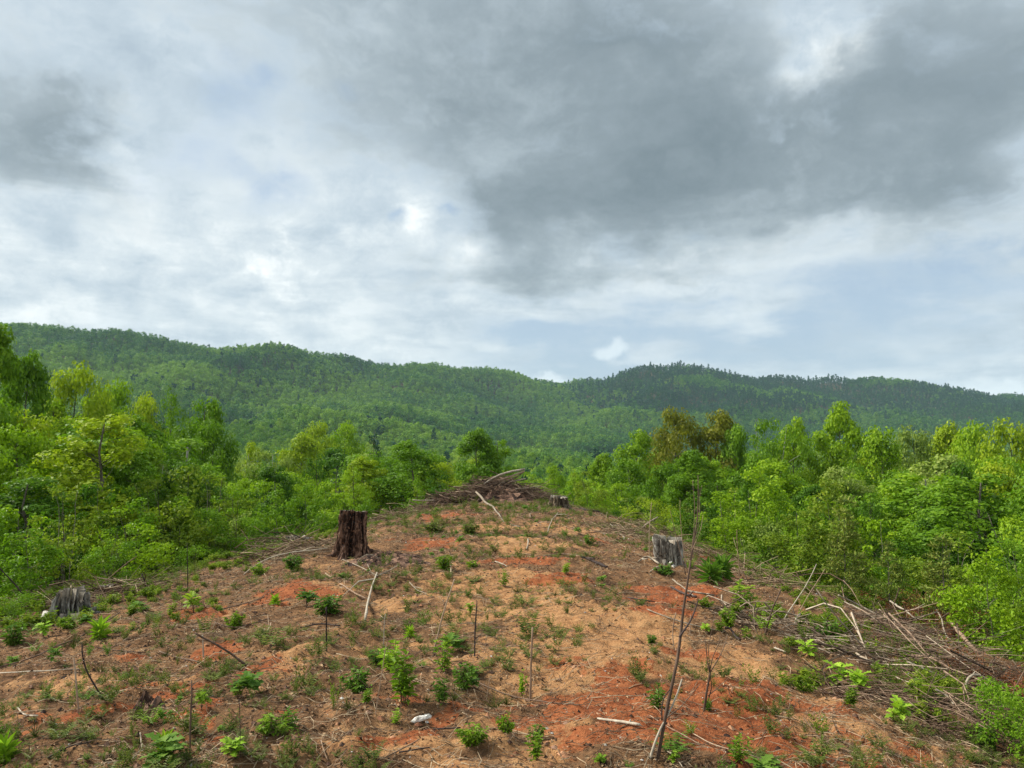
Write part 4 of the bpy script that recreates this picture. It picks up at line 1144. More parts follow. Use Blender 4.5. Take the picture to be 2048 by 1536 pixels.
cb_ = ray_ground(703, 1112); d = cb_[1]
stump('tall_stump', 703, 1112, px_m(97, d), px_m(24, d), px_m(29, d), 3, 'stump_rot', 'tall dark rotten stump with crumbling red-brown bark and a pale flat top', rough=0.24, flare=0.7, ragged=0.02, lean=(px_m(4, d), 0), roots=6, rootlen=0.35, flutes=6, flakes=900, slope=(-0.012, -0.03))
cb_ = ray_ground(1338, 1130); d = cb_[1]
stump('grey_stump', 1338, 1128, px_m(60, d), px_m(27, d), px_m(23, d), 12, 'stump_grey', 'pale weathered stump with deep vertical cracks beside white splintered wood', rough=0.14, flare=0.25, ragged=0.10, lean=(px_m(-4, d), 0), roots=5, rootlen=0.25,
      notch=[(pi + 0.35, 0.5, 0.42)], slope=(-0.05, 0), flakes=160)
cb_ = ray_ground(140, 1243); d = cb_[1]
stump('charred_stump', 140, 1242, px_m(62, d), px_m(27, d), px_m(42, d), 21, 'stump_black', 'low grey and black stump with spread roots and a dark hollow', rough=0.2, flare=0.6, ragged=0.22, roots=7, rootlen=0.18, notch=[(-pi / 2 + 0.05, 0.30, 0.5)], fungus=True)
cb_ = ray_ground(590, 1066); d = cb_[1]
stump('small_stump', 590, 1064, px_m(18, d), px_m(12, d), px_m(18, d), 31, 'stump_grey', 'small far grey stump half hidden by weeds behind the rotten stump', rough=0.16, ragged=0.12, roots=4, rootlen=0.3, lean=(px_m(-3, d), 0))
cb_ = ray_ground(1117, 1016); d = cb_[1]
stump('brown_stump', 1117, 1014, px_m(24, d), px_m(15, d), px_m(19, d), 41, 'stump_brown', 'brown ridged stump beside the brush pile at the far end', rough=0.18, ragged=0.2, roots=6, rootlen=0.3, flutes=9)
cb_ = ray_ground(213, 1186); d = cb_[1]
stump('rotting_stump', 214, 1188, px_m(24, d), px_m(15, d), px_m(24, d), 51, 'stump_rot', 'low dark crumbling stump behind the charred stump', rough=0.2, ragged=0.25, roots=4, rootlen=0.3)


def mound(name, px, py, w, h_, mat, label, seed):
    c = ray_ground(px, py); r = np.random.default_rng(seed)
    n_, m_ = 44, 16
    a = np.linspace(0, 2 * pi, n_, endpoint=False); t_ = np.linspace(0, 1, m_)
    A, T = np.meshgrid(a, t_)
    rr = w * T * (1 + 0.25 * np.sin(A * 2 + seed) + fbm(np.cos(A) * 3, np.sin(A) * 3, 0.8, 3, seed) * 0.5)
    x = rr * np.cos(A); y = rr * np.sin(A) * 0.8
    z = height(c[0] + x, c[1] + y) - c[2] + h_ * np.cos(T * pi / 2) ** 1.2 * (1 + fbm(x * 20, y * 20, 0.8, 4, seed) * 0.9) - 0.03 * T
    g_ = Geo(); i_ = np.arange(n_ * m_).reshape(m_, n_); k_ = np.roll(i_, -1, 1)
    g_.add(np.stack([x, y, z], -1).reshape(-1, 3), np.stack([i_[:-1], k_[:-1], k_[1:], i_[1:]], -1).reshape(-1, 4), rng.random(n_ * (m_ - 1)))
    o_ = g_.obj(name, M[mat], smooth=False, loc=c)
    tag(o_, label, 'mound'); return o_


mound('root_mound', 298, 1422, 0.17, 0.10, 'stump_rot', 'small dark mound of earth and roots near the curved dark stick', 4)
mound('bark_mound', 770, 1120, 0.75, 0.09, 'stump_rot', 'dark crumbled bark heap at the foot of the rotten stump', 9)

# ------------------------------------------------------------------ single sticks, branches, poles
def smooth_path(pts, n):
    pts = np.array(pts, float)
    if len(pts) == 2:
        t_ = np.linspace(0, 1, n)[:, None]; return pts[0] * (1 - t_) + pts[1] * t_
    s = np.concatenate([[0], np.cumsum(np.linalg.norm(np.diff(pts, axis=0), axis=1))]); s /= s[-1]
    tt = np.linspace(0, 1, n)
    P_ = np.stack([np.interp(tt, s, pts[:, k]) for k in range(3)], -1)
    for _ in range(2): P_[1:-1] = P_[1:-1] * 0.5 + (P_[:-2] + P_[2:]) * 0.25
    return P_


def stick_geo(g_, P_, r0, r1, seed, sides=6, knots=0.15, wob=0.010, tint=None):
    r = np.random.default_rng(seed); n = len(P_)
    L = np.linalg.norm(P_[-1] - P_[0])
    P_ = P_.copy(); P_[1:-1] += np.cumsum(r.normal(size=(n - 2, 3)), 0) * wob * L * 0.25 if n > 2 else 0
    R = np.linspace(r0, r1, n) * (1 + r.uniform(-knots, knots, n))
    add_tubes(g_, P_, R, sides, tint=r.uniform(0.2, 0.8) if tint is None else tint)
    return P_


def lie(pts, lift=0.02):
    """pixel polyline lying on the ground (each point on the surface)"""
    o_ = [ray_ground(*p[:2]) + np.array([0, 0, (p[2] if len(p) > 2 else lift)]) for p in pts]
    return o_


def stand(pts, dy=0.0):
    """first point on the ground, the rest rise at that distance (dy pushes the tip nearer or farther)"""
    b = ray_ground(*pts[0]); o_ = [b + np.array([0, 0, -0.05])]
    n = len(pts) - 1
    for k, p in enumerate(pts[1:]): o_.append(at_depth(p[0], p[1], b[1] + dy * (k + 1) / n))
    return o_


STK = [
    # mode, pixels, r0 px, r1 px, material, label, name, category
    ('s', [(160, 1436), (147, 1316)], 3.2, 2.2, 'stick_tan', 'tan upright stub, leftmost of the standing sticks', 'standing_stick', 'stick'),
    ('s', [(215, 1395), (190, 1372), (174, 1350), (166, 1320), (164, 1289)], 2.8, 1.8, 'stick_dark', 'dark curved stick rising beside the leftmost tan stub', 'curved_stick', 'stick'),
    ('s', [(379, 1511), (383, 1360)], 3.0, 2.4, 'stick_brown', 'brown upright stick standing in front of the small dark root mound', 'standing_stick', 'stick'),
    ('s', [(480, 1514), (481, 1460), (478, 1398)], 1.8, 1.2, 'stick_dark', 'thin dark upright stem right of the brown upright stick', 'standing_stick', 'stick'),
    ('s', [(407, 1320), (406, 1295), (405, 1270)], 2.6, 2.2, 'stick_pale', 'short white split stick standing in red soil', 'standing_stick', 'stick'),
    ('s', [(506, 1333), (450, 1300), (390, 1266)], 4.0, 3.0, 'stick_brown', 'thick brown stick leaning out of a grass tuft', 'leaning_stick', 'stick'),
    ('s', [(654, 1306), (652, 1260), (653, 1214)], 2.6, 2.2, 'stick_dark', 'thin dark stick with a pale tip in front of the rotten stump', 'standing_stick', 'stick'),
    ('s', [(376, 1180), (375, 1140), (374, 1085)], 1.8, 1.0, 'stick_dark', 'thin black stem standing before the sunlit green slope', 'standing_stick', 'stick'),
    ('s', [(294, 1183), (290, 1165), (283, 1147)], 2.4, 2.0, 'stick_dark', 'short dark stem left of the thin black one', 'standing_stick', 'stick'),
    ('s', [(949, 1313), (950, 1260), (954, 1202)], 2.8, 2.0, 'stick_dark', 'dark upright twig carrying one green leaf in mid clearing', 'standing_stick', 'stick'),
    ('s', [(1060, 1405), (1062, 1330), (1065, 1255)], 4.2, 2.8, 'stick_tan', 'tallest tan upright stub left of the orange soil', 'standing_stick', 'stick'),
    ('s', [(767, 1299), (768, 1262), (771, 1228)], 2.0, 1.4, 'stick_pale', 'pale thin upright stem over the big leafy seedling', 'standing_stick', 'stick'),
    ('s', [(749, 1436), (764, 1344), (774, 1285)], 2.2, 1.4, 'stick_tan', 'long thin tan stem crossing the big leafy seedling', 'standing_stick', 'stick'),
    ('s', [(971, 1409), (975, 1383), (979, 1357)], 1.8, 1.2, 'stick_tan', 'short thin tan stem left of the tallest stub', 'standing_stick', 'stick'),
    ('s', [(866, 1300), (885, 1230), (909, 1158)], 3.4, 2.0, 'stick_tan', 'long tan stick leaning right above the leafy seedlings', 'leaning_stick', 'stick'),
    ('s', [(1527, 1270), (1541, 1225), (1562, 1178)], 3.2, 2.4, 'stick_brown', 'brown stick leaning over the seedlings on the right slope', 'leaning_stick', 'stick'),
    ('s', [(1557, 1251), (1590, 1205), (1615, 1170), (1633, 1128)], 2.2, 1.2, 'stick_pale', 'pale arching stem, left one of the crossing pair', 'arching_stem', 'stem'),
    ('s', [(1588, 1240), (1615, 1190), (1650, 1138)], 1.8, 1.0, 'stick_tan', 'pale arching stem, right one of the crossing pair', 'arching_stem', 'stem'),
    ('s', [(1765, 1332), (1730, 1294), (1697, 1259), (1665, 1222), (1633, 1178)], 3.0, 1.6, 'stick_pale', 'long pale pole slanting up out of the brush streak', 'slanting_pole', 'pole'),
    ('s', [(1480, 1180), (1478, 1120), (1474, 1060)], 1.4, 0.9, 'stick_tan', 'thin bare stem on the slope beside the glossy plants', 'standing_stick', 'stick'),
    ('s', [(1380, 1270), (1381, 1243), (1381, 1230)], 1.4, 1.0, 'stick_tan', 'tiny stub beside the tall bare sapling', 'standing_stick', 'stick'),
    ('s', [(2008, 1450), (2020, 1400), (2055, 1330)], 2.6, 1.6, 'stick_brown', 'brown branch rising out of the corner brush', 'leaning_stick', 'branch'),
    ('s', [(68, 1214), (35, 1172), (-10, 1125)], 2.6, 1.8, 'stick_dark', 'dark branch slanting up to the picture edge left of the charred stump', 'leaning_stick', 'branch'),
    ('s', [(116, 1192), (95, 1168), (72, 1143)], 2.0, 1.4, 'stick_dark', 'short dark twig sticking up behind the charred stump', 'leaning_stick', 'stick'),
    ('s', [(181, 1183), (225, 1150), (273, 1113)], 2.0, 1.2, 'stick_tan', 'pale thin stem leaning up from the charred stump', 'leaning_stick', 'stem'),
    ('s', [(482, 1149), (520, 1122), (560, 1106), (610, 1099), (655, 1096)], 2.4, 1.2, 'stick_pale', 'pale arched stem bowing over towards the rotten stump', 'arching_stem', 'stem'),
    ('s', [(499, 1126), (560, 1095), (640, 1058)], 2.4, 1.4, 'stick_tan', 'straight pole leaning up behind the pale arched stem', 'leaning_stick', 'pole'),
    ('s', [(709, 1132), (720, 1115), (737, 1106), (752, 1111), (763, 1122)], 2.0, 1.4, 'stick_pale', 'small pale twig arched at the foot of the rotten stump', 'arching_stem', 'twig'),
    ('s', [(1300, 1118), (1297, 1060), (1303, 1005)], 1.6, 1.0, 'stick_tan', 'thin stem standing left of the weathered stump', 'standing_stick', 'stem'),
    ('s', [(1282, 1056), (1298, 1044), (1316, 1034)], 2.8, 2.4, 'stick_pale', 'short pole leaning beside the small red bare patch', 'leaning_stick', 'pole'),
    ('l', [(103, 1248), (142, 1292), (210, 1300), (290, 1310)], 2.0, 1.2, 'stick_brown', 'long thin twig crossing another below the charred stump', 'fallen_branch', 'branch'),
    ('l', [(239, 1231), (142, 1292), (60, 1322), (0, 1344)], 2.2, 1.4, 'stick_brown', 'long brown twig crossing towards the picture edge', 'fallen_branch', 'branch'),
    ('l', [(448, 1222), (500, 1206), (554, 1183)], 2.2, 1.6, 'stick_brown', 'brown branch along the edge of the orange strip', 'fallen_branch', 'branch'),
    ('l', [(318, 1309), (360, 1322), (403, 1333)], 2.4, 1.8, 'stick_brown', 'brown stick lying before the white split stick', 'fallen_branch', 'branch'),
    ('l', [(34, 1422), (48, 1438), (75, 1440)], 2.6, 2.0, 'stick_pale', 'short bent pale stick near the left picture edge', 'fallen_branch', 'stick'),
    ('l', [(0, 1352), (80, 1350), (160, 1344)], 2.2, 1.4, 'stick_pale', 'pale straight stick lying at the left edge', 'fallen_branch', 'stick'),
    ('l', [(95, 1530), (140, 1512), (181, 1492)], 3.0, 2.0, 'stick_dark', 'dark wet-looking stick in the lower left corner', 'fallen_branch', 'stick'),
    ('l', [(280, 1480), (285, 1505), (263, 1530)], 2.4, 1.6, 'stick_pale', 'bent pale twig in the lower left foreground', 'fallen_branch', 'twig'),
    ('l', [(642, 1494), (648, 1510), (655, 1533)], 2.0, 1.4, 'stick_tan', 'short tan twig lying at the bottom', 'fallen_branch', 'twig'),
    ('l', [(754, 1150, .03), (745, 1186), (738, 1210), (730, 1244)], 2.4, 3.4, 'stick_pale', 'pale forked branch lying right below the rotten stump', 'forked_branch', 'branch'),
    ('l', [(651, 1152), (690, 1180), (737, 1203)], 2.8, 2.0, 'stick_tan', 'straight tan branch lying left of the pale forked one', 'fallen_branch', 'branch'),
    ('l', [(949, 1371), (1000, 1395), (1051, 1409), (1110, 1418), (1164, 1422)], 2.2, 1.6, 'stick_brown', 'long thin brown branch lying by the tallest stub', 'fallen_branch', 'branch'),
    ('l', [(1195, 1444), (1235, 1452), (1280, 1458)], 3.4, 5.0, 'stick_pale', 'thick grey cut branch on the orange soil', 'fallen_branch', 'branch'),
    ('l', [(867, 1468), (921, 1467)], 2.6, 2.2, 'stick_dark', 'short dark stick right of the white wood chip', 'fallen_branch', 'stick'),
    ('l', [(798, 1513), (860, 1509)], 2.8, 2.0, 'stick_dark', 'dark stick lying near the bottom centre', 'fallen_branch', 'stick'),
    ('l', [(761, 1534), (800, 1512), (839, 1488)], 2.6, 1.6, 'stick_tan', 'tan twig slanting below the white wood chip', 'fallen_branch', 'twig'),
    ('l', [(1075, 1121), (1100, 1112), (1123, 1109), (1145, 1111), (1164, 1116)], 2.8, 3.6, 'stick_tan', 'tan bent log lying in mid clearing', 'fallen_log', 'log'),
    ('l', [(1164, 1116), (1190, 1126), (1214, 1137)], 3.6, 4.4, 'stick_dark', 'dark log end lying against the tan bent log', 'fallen_log', 'log'),
    ('l', [(901, 1135), (903, 1159)], 2.0, 1.6, 'stick_tan', 'short tan stick below the round green bush', 'fallen_branch', 'stick'),
    ('l', [(819, 1169), (832, 1184), (853, 1195)], 2.0, 1.4, 'stick_pale', 'small pale curved twig in mid clearing', 'fallen_branch', 'twig'),
    ('l', [(990, 1127), (1003, 1130), (1014, 1137)], 2.0, 1.4, 'stick_pale', 'tiny pale twig right of the round green bush', 'fallen_branch', 'twig'),
    ('l', [(1056, 1080), (1057, 1090), (1053, 1102)], 2.2, 1.6, 'stick_pale', 'small pale stick on the sandy patch', 'fallen_branch', 'stick'),
    ('l', [(1295, 1223), (1335, 1240), (1377, 1255), (1415, 1266), (1451, 1270)], 2.0, 3.2, 'stick_pale', 'long pale root lying across the sandy soil', 'fallen_root', 'root'),
    ('l', [(1451, 1268, .05), (1460, 1264, .06), (1468, 1278, .03), (1480, 1286)], 4.0, 3.0, 'stick_dark', 'dark knotted end of the long pale root', 'root_knot', 'root'),
    ('l', [(1342, 1177), (1365, 1190), (1392, 1200)], 3.0, 3.6, 'stick_dark', 'dark log lying below the weathered stump', 'fallen_log', 'log'),
    ('l', [(1345, 1170, .06), (1368, 1184, .05), (1400, 1204, .02)], 2.2, 1.8, 'stick_pale', 'pale stick lying across the dark log', 'fallen_branch', 'stick'),
    ('l', [(1373, 1190, .05), (1400, 1195, .05), (1428, 1199, .04)], 2.6, 3.2, 'stick_pale', 'pale log resting right of the dark log', 'fallen_log', 'log'),
    ('l', [(1256, 1200), (1290, 1206), (1310, 1207)], 2.4, 1.6, 'stick_dark', 'dark twig lying on the strong red patch', 'fallen_branch', 'twig'),
    ('l', [(1799, 1286, .16), (1845, 1322, .14), (1893, 1358, .10)], 4.4, 5.2, 'stick_brown', 'thick brown log slanting through the brush heap', 'fallen_log', 'log'),
    ('l', [(1906, 1300, .30), (1930, 1325, .25), (1960, 1352, .18)], 5.6, 6.0, 'stick_tan', 'thick cut trunk with a dark end in the brush heap', 'cut_trunk', 'log'),
    ('l', [(1721, 1348, .08), (1780, 1356, .08), (1834, 1361, .06)], 4.0, 3.4, 'stick_brown', 'brown log at the lower rim of the brush heap', 'fallen_log', 'log'),
    ('l', [(1815, 1360, .1), (1860, 1366, .08), (1900, 1374, .05)], 2.6, 2.0, 'stick_pale', 'pale straight stick at the lower rim of the brush heap', 'fallen_branch', 'stick'),
    ('l', [(1619, 1278, .08), (1648, 1292, .08), (1676, 1303, .05)], 3.6, 3.0, 'stick_dark', 'dark stick on the pale brush streak', 'fallen_branch', 'stick'),
    ('l', [(1678, 1234, .25), (1720, 1250, .22), (1768, 1266, .15)], 2.6, 3.0, 'stick_pale', 'upper pale pole lying over the brush streak', 'fallen_pole', 'pole'),
    ('l', [(1690, 1242, .22), (1725, 1258, .20), (1764, 1272, .12)], 2.2, 2.4, 'stick_pale', 'lower pale pole lying beside the upper one', 'fallen_pole', 'pole'),
    ('l', [(1797, 1298, .2), (1812, 1305, .2), (1846, 1307, .18)], 3.0, 3.0, 'stick_pale', 'short bone-pale stick on the brush heap', 'fallen_branch', 'stick'),
    ('l', [(1782, 1248, .3), (1808, 1272, .26), (1836, 1280, .22)], 3.0, 2.4, 'stick_pale', 'curved pale branch high on the brush heap', 'fallen_branch', 'branch'),
    ('s', [(1932, 1392), (1930, 1362), (1938, 1347), (1956, 1346), (1978, 1362)], 5.0, 3.4, 'stick_pale', 'pale trunk bent into an arch in the brush heap', 'bent_trunk', 'trunk'),
    ('s', [(1984, 1366), (1992, 1346), (2012, 1342), (2030, 1360), (2052, 1388)], 5.5, 4.0, 'stick_pale', 'thick pale bent trunk at the end of the brush heap', 'bent_trunk', 'trunk'),
    ('l', [(1873, 1407, .08), (1892, 1410, .06), (1908, 1421, .03)], 4.6, 3.0, 'stick_pale', 'pale bleached stick below the arched trunk', 'fallen_branch', 'stick'),
    ('l', [(1862, 1244, .5), (1878, 1268, .3), (1900, 1298, .1)], 2.2, 2.2, 'stick_pale', 'pale pole slanting up by the dead red branches', 'slanting_pole', 'pole'),
    ('l', [(1549, 1304), (1560, 1306), (1572, 1309)], 2.8, 2.6, 'stick_pale', 'short pale stick on the edge of the tan soil', 'fallen_branch', 'stick'),
    ('l', [(1277, 1128, .03), (1294, 1120, .08), (1318, 1134, .05)], 2.6, 3.4, 'stick_pale', 'white arched root at the foot of the weathered stump', 'fallen_root', 'root'),
    ('l', [(1300, 1148, .02), (1316, 1137, .03), (1330, 1137, .02)], 2.2, 2.6, 'stick_pale', 'white splinter lying against the weathered stump', 'fallen_branch', 'splinter'),
    ('l', [(1408, 1240, .02), (1430, 1215, .02)], 1.8, 1.4, 'stick_tan', 'small tan twig above the bright seedling', 'fallen_branch', 'twig'),
    ('l', [(1330, 1510), (1350, 1525), (1365, 1545)], 2.2, 1.6, 'stick_pale', 'pale twig at the foot of the tall bare sapling', 'fallen_branch', 'twig'),
    ('l', [(1385, 1480), (1430, 1500), (1490, 1520), (1540, 1532)], 1.8, 1.2, 'stick_tan', 'long tan vine lying across the lower orange soil', 'fallen_branch', 'vine'),
    ('l', [(1300, 1440), (1340, 1470), (1400, 1500)], 1.6, 1.2, 'stick_tan', 'thin tan vine crossing behind the tall bare sapling', 'fallen_branch', 'vine'),
    ('l', [(430, 1250), (470, 1262), (540, 1240)], 2.0, 1.4, 'stick_brown', 'bent brown twig left of the low leafy seedlings', 'fallen_branch', 'twig'),
    ('l', [(520, 1282), (535, 1272), (542, 1258, .05)], 4.0, 2.0, 'stick_tan', 'chunky tan root piece poking out of the soil', 'fallen_root', 'root'),
    ('l', [(680, 1262), (640, 1250), (600, 1262)], 2.6, 2.0, 'stick_dark', 'dark stick below the low leafy seedlings', 'fallen_branch', 'stick'),
    ('l', [(1060, 1038), (1065, 1022, .03)], 2.0, 2.6, 'stick_tan', 'small root curl in front of the brush pile', 'fallen_root', 'root'),
    ('l', [(1095, 1068), (1107, 1040, .05), (1118, 1032, .08)], 1.8, 1.4, 'stick_pale', 'thin pale stick below the brown ridged stump', 'fallen_branch', 'stick'),
    ('l', [(1220, 1050), (1235, 1068), (1250, 1078)], 2.4, 2.0, 'stick_pale', 'pale stick near the ridge edge above the red patch', 'fallen_branch', 'stick'),
    ('l', [(1160, 1018), (1180, 1023), (1200, 1025)], 3.2, 2.4, 'stick_dark', 'dark log right of the brown ridged stump', 'fallen_log', 'log'),
    ('l', [(905, 1042), (918, 1040), (926, 1043)], 2.2, 1.8, 'stick_tan', 'small tan stick below the red patch of the pile', 'fallen_branch', 'stick'),
]
lab_seen = set()
for k, (mode, pts, r0, r1, mat, lab, nm, cat) in enumerate(STK):
    P_ = stand(pts) if mode == 's' else lie(pts)
    d = P_[0][1]
    n = 9 if len(pts) > 2 else 6
    P_ = smooth_path(P_, n)
    org = P_[0].copy(); g_ = Geo()
    Q = stick_geo(g_, P_ - org, r0 / FPX * d * 0.6, r1 / FPX * d * 0.6, 100 + k)
    r = np.random.default_rng(500 + k)
    L = np.linalg.norm(Q[-1] - Q[0])
    for q in range(r.integers(0, 4)):                    # snapped side twigs
        b_ = Q[r.integers(1, n - 1)]; dv = unit(Q[-1] - Q[0]) * 0.7 + unit(r.normal(size=3)) * 0.8; dv[2] = abs(dv[2]) * 0.8
        tl = L * r.uniform(0.06, 0.2)
        add_tubes(g_, np.array([b_, b_ + dv * tl * 0.5, b_ + dv * tl + r.normal(size=3) * tl * 0.1]), np.array([0.45, 0.35, 0.2]) * r1 / FPX * d, 4, tint=r.random())
    if nm == 'forked_branch':
        for f in (lie([(752, 1156), (715, 1138), (685, 1123, .03)]), lie([(754, 1156), (775, 1148), (796, 1136, .03)]), lie([(751, 1160), (742, 1148), (735, 1133)])):
            add_tubes(g_, smooth_path(f, 5) - org, np.linspace(1.4, 0.7, 5) / FPX * d, 5, tint=0.5)
    o_ = g_.obj(nm, M[mat], smooth=True, loc=org)
    tag(o_, lab, cat)

# leaf on the dark upright twig
# ------------------------------------------------------------------ bare saplings
def bare_sapling(name, label, specs, mat):
    e = bpy.data.objects.new(name, None); COL.objects.link(e)
    b = ray_ground(*specs[0][1][0]) if specs[0][1][0][1] < 1530 else ray_ground(specs[0][1][0][0], 1535)
    e.location = b; d0 = b[1]
    tag(e, label, 'sapling')
    for k, (nm, pts, r0, r1, mt, dd) in enumerate(specs):
        P_ = [at_depth(p[0], p[1], d0 + dd * (i / max(len(pts) - 1, 1))) for i, p in enumerate(pts)]
        if k == 0 or nm == 'stem': P_[0][2] = min(P_[0][2], float(height(P_[0][0], P_[0][1]))) - 0.05
        P_ = smooth_path(P_, 14 if k == 0 else 9)
        g_ = Geo(); stick_geo(g_, P_ - b, r0 / FPX * d0 * 0.75, r1 / FPX * d0 * 0.75, 900 + k, knots=0.1, wob=0.006)
        g_.obj(nm, M[mt], e, smooth=True)
    return e


bare_sapling('bare_sapling', 'tall bare dark sapling rising from the bottom over the orange soil', [
    ('stem', [(1308, 1545), (1318, 1490), (1328, 1440), (1342, 1380), (1353, 1329), (1359, 1270), (1366, 1210), (1373, 1153), (1379, 1120), (1385, 1095), (1390, 1060), (1394, 1010), (1396, 950)], 6.0, 0.9, 'stick_brown', 0.3),
    ('branch', [(1359, 1274), (1370, 1258), (1381, 1243), (1390, 1222), (1396, 1200)], 2.8, 1.8, 'stick_dark', 0.1),
    ('stem', [(1288, 1545), (1304, 1498), (1320, 1452), (1333, 1436), (1345, 1415), (1356, 1385), (1364, 1358)], 3.8, 2.0, 'stick_pale', 0.1),
    ('branch', [(1324, 1440), (1323, 1415), (1326, 1395), (1340, 1379)], 2.0, 1.2, 'stick_dark', 0.0),
    ('branch', [(1335, 1434), (1365, 1412), (1385, 1385), (1400, 1368)], 1.6, 0.8, 'stick_brown', 0.0),
    ('branch', [(1375, 1145), (1366, 1095), (1362, 1040), (1360, 1000)], 1.2, 0.5, 'stick_tan', 0.1),
    ('branch', [(1380, 1120), (1388, 1070), (1391, 1010), (1385, 960)], 1.2, 0.5, 'stick_brown', 0.1),
    ('branch', [(1384, 1100), (1402, 1060), (1406, 1030)], 1.1, 0.5, 'stick_tan', 0.1),
    ('branch', [(1372, 1150), (1357, 1095), (1347, 1050), (1340, 1020)], 1.1, 0.5, 'stick_brown', 0.1),
    ('branch', [(1388, 1085), (1400, 1050), (1398, 1000), (1404, 970)], 1.0, 0.5, 'stick_brown', 0.1),
    ('branch', [(1352, 1225), (1346, 1250), (1345, 1280), (1349, 1300)], 1.6, 1.4, 'stick_tan', 0.0),
], 'stick_brown')
bare_sapling('bare_sapling', 'small bare forked sapling right of the tall bare one', [
    ('stem', [(1405, 1424), (1412, 1390), (1418, 1355), (1420, 1345)], 3.6, 2.4, 'stick_brown', 0),
    ('branch', [(1420, 1346), (1414, 1325), (1413, 1300), (1410, 1280)], 1.8, 1.0, 'stick_brown', 0),
    ('branch', [(1420, 1346), (1432, 1325), (1444, 1305), (1452, 1280), (1455, 1268)], 1.6, 0.8, 'stick_brown', 0),
    ('branch', [(1420, 1344), (1424, 1315), (1436, 1292), (1441, 1270)], 1.4, 0.7, 'stick_brown', 0),
    ('branch', [(1420, 1342), (1416, 1300), (1422, 1265), (1430, 1230)], 1.2, 0.5, 'stick_brown', 0),
    ('branch', [(1418, 1395), (1424, 1375), (1421, 1352)], 1.4, 1.0, 'stick_brown', 0),
    ('branch', [(1416, 1392), (1440, 1372), (1458, 1355)], 1.2, 0.6, 'stick_brown', 0),
], 'stick_brown')

# white wood chip
c = ray_ground(842, 1450)
g_ = Geo()
n_ = 18; a = np.linspace(0, 2 * pi, n_, endpoint=False); V = []
Lx, Ly = 19 / FPX * c[1], 5 / FPX * c[1]
for q, (f, zz_) in enumerate([(1.0, 0.0), (1.05, 0.012), (0.8, 0.024), (0.35, 0.030)]):
    x = Lx * f * np.cos(a) * (1 + 0.12 * np.sin(3 * a)); y = Ly * f * np.sin(a) * (1 + 0.3 * np.cos(2 * a + 1)) * (1 + 0.2 * rng.random(n_))
    V.append(np.stack([x, y, zz_ + 0.01 * rng.random(n_) + x * 0.25], -1))
V = np.array(V); i_ = np.arange(4 * n_).reshape(4, n_); k_ = np.roll(i_, -1, 1)
g_.add(V.reshape(-1, 3), np.stack([i_[:-1], k_[:-1], k_[1:], i_[1:]], -1).reshape(-1, 4), rng.random(n_ * 3))
g_.F.append(i_[-1:].copy()); g_.T.append(np.array([0.6]))
tag(g_.obj('wood_chip', M['white_wood'], loc=c + np.array([0, 0, 0.01])), 'white bleached wood chip lying on red soil at bottom centre', 'wood chip')


# ------------------------------------------------------------------ brush heaps
def brush(name, label, centers, n, lmin, lmax, rmin, rmax, mat, dirf, seed, hmax, cat='brush'):
    """centers: list of (world x, y, rx, ry, h)"""
    r = np.random.default_rng(seed); g_ = Geo()
    w = np.array([c[2] * c[3] for c in centers]); w = w / w.sum()
    ci = r.choice(len(centers), n, p=w); C_ = np.array(centers)[ci]
    a = r.random(n) * 2 * pi; q = np.sqrt(r.random(n))
    x = C_[:, 0] + np.cos(a) * q * C_[:, 2]; y = C_[:, 1] + np.sin(a) * q * C_[:, 3]
    hh = C_[:, 4] * (1 - q ** 2) * r.random(n) ** 0.45
    z = height(x, y) + hh + 0.01
    L = r.uniform(lmin, lmax, n); base_a = dirf(x, y) + r.normal(size=n) * 0.75
    el = r.normal(size=n) * 0.26
    d = np.stack([np.cos(base_a) * np.cos(el), np.sin(base_a) * np.cos(el), np.sin(el)], -1)
    K = 5; t_ = np.linspace(-0.5, 0.5, K)
    P_ = np.stack([x, y, z], -1)[:, None] + d[:, None] * (t_[None, :, None] * L[:, None, None])
    bend = unit(r.normal(size=(n, 3)) * [1, 1, .6]) * L[:, None] * r.uniform(0, 0.26, n)[:, None]
    P_ += bend[:, None] * (1 - (2 * t_) ** 2)[None, :, None]
    P_ += r.normal(size=P_.shape) * L[:, None, None] * 0.012
    gz = height(P_[..., 0], P_[..., 1]) + 0.008
    P_[..., 2] = np.maximum(P_[..., 2], gz)
    r0 = rmin + (rmax - rmin) * r.random(n) ** 3
    R_ = r0[:, None] * np.linspace(1, 0.35, K)[None]
    add_tubes(g_, P_, R_, 4, tint=r.random(n) ** 1.3, cap=False)
    o_ = g_.obj(name, M[mat]); tag(o_, label, cat, kind='stuff'); return o_


pc = ray_ground(1000, 1003); PD = pc[1]
u_ = PD / FPX
pile = [(pc[0] + (1000 - 1000) * u_, PD, 84 * u_, 1.1, 48 * u_), (pc[0] + (905 - 1000) * u_, PD - 0.1, 70 * u_, 0.9, 28 * u_), (pc[0] + (1060 - 1000) * u_, PD + 0.1, 60 * u_, 1.0, 30 * u_),
        (pc[0] + (965 - 1000) * u_, PD, 60 * u_, 0.9, 44 * u_)]
brush('brush_pile', 'tangled pile of dead brown branches at the far end of the ridge', pile, 2100, 0.4, 1.7, 0.005, 0.022, 'brush', lambda x, y: np.where(x > pc[0], 0.05, 0.12), 5, 1)
# a low core of packed twigs and soil under the pile
mound('pile_core', 1000, 1003, 90 * u_, 26 * u_, 'stump_rot', 'dark packed earth and roots heaped under the brush pile', 17)
mound('clay_clump', 935, 1000, 18 * u_, 15 * u_, 'clod', 'reddish clay clump caught in the front of the brush pile', 19)


def rel(px, py, dy=0.0): return at_depth(px, py, PD + dy)


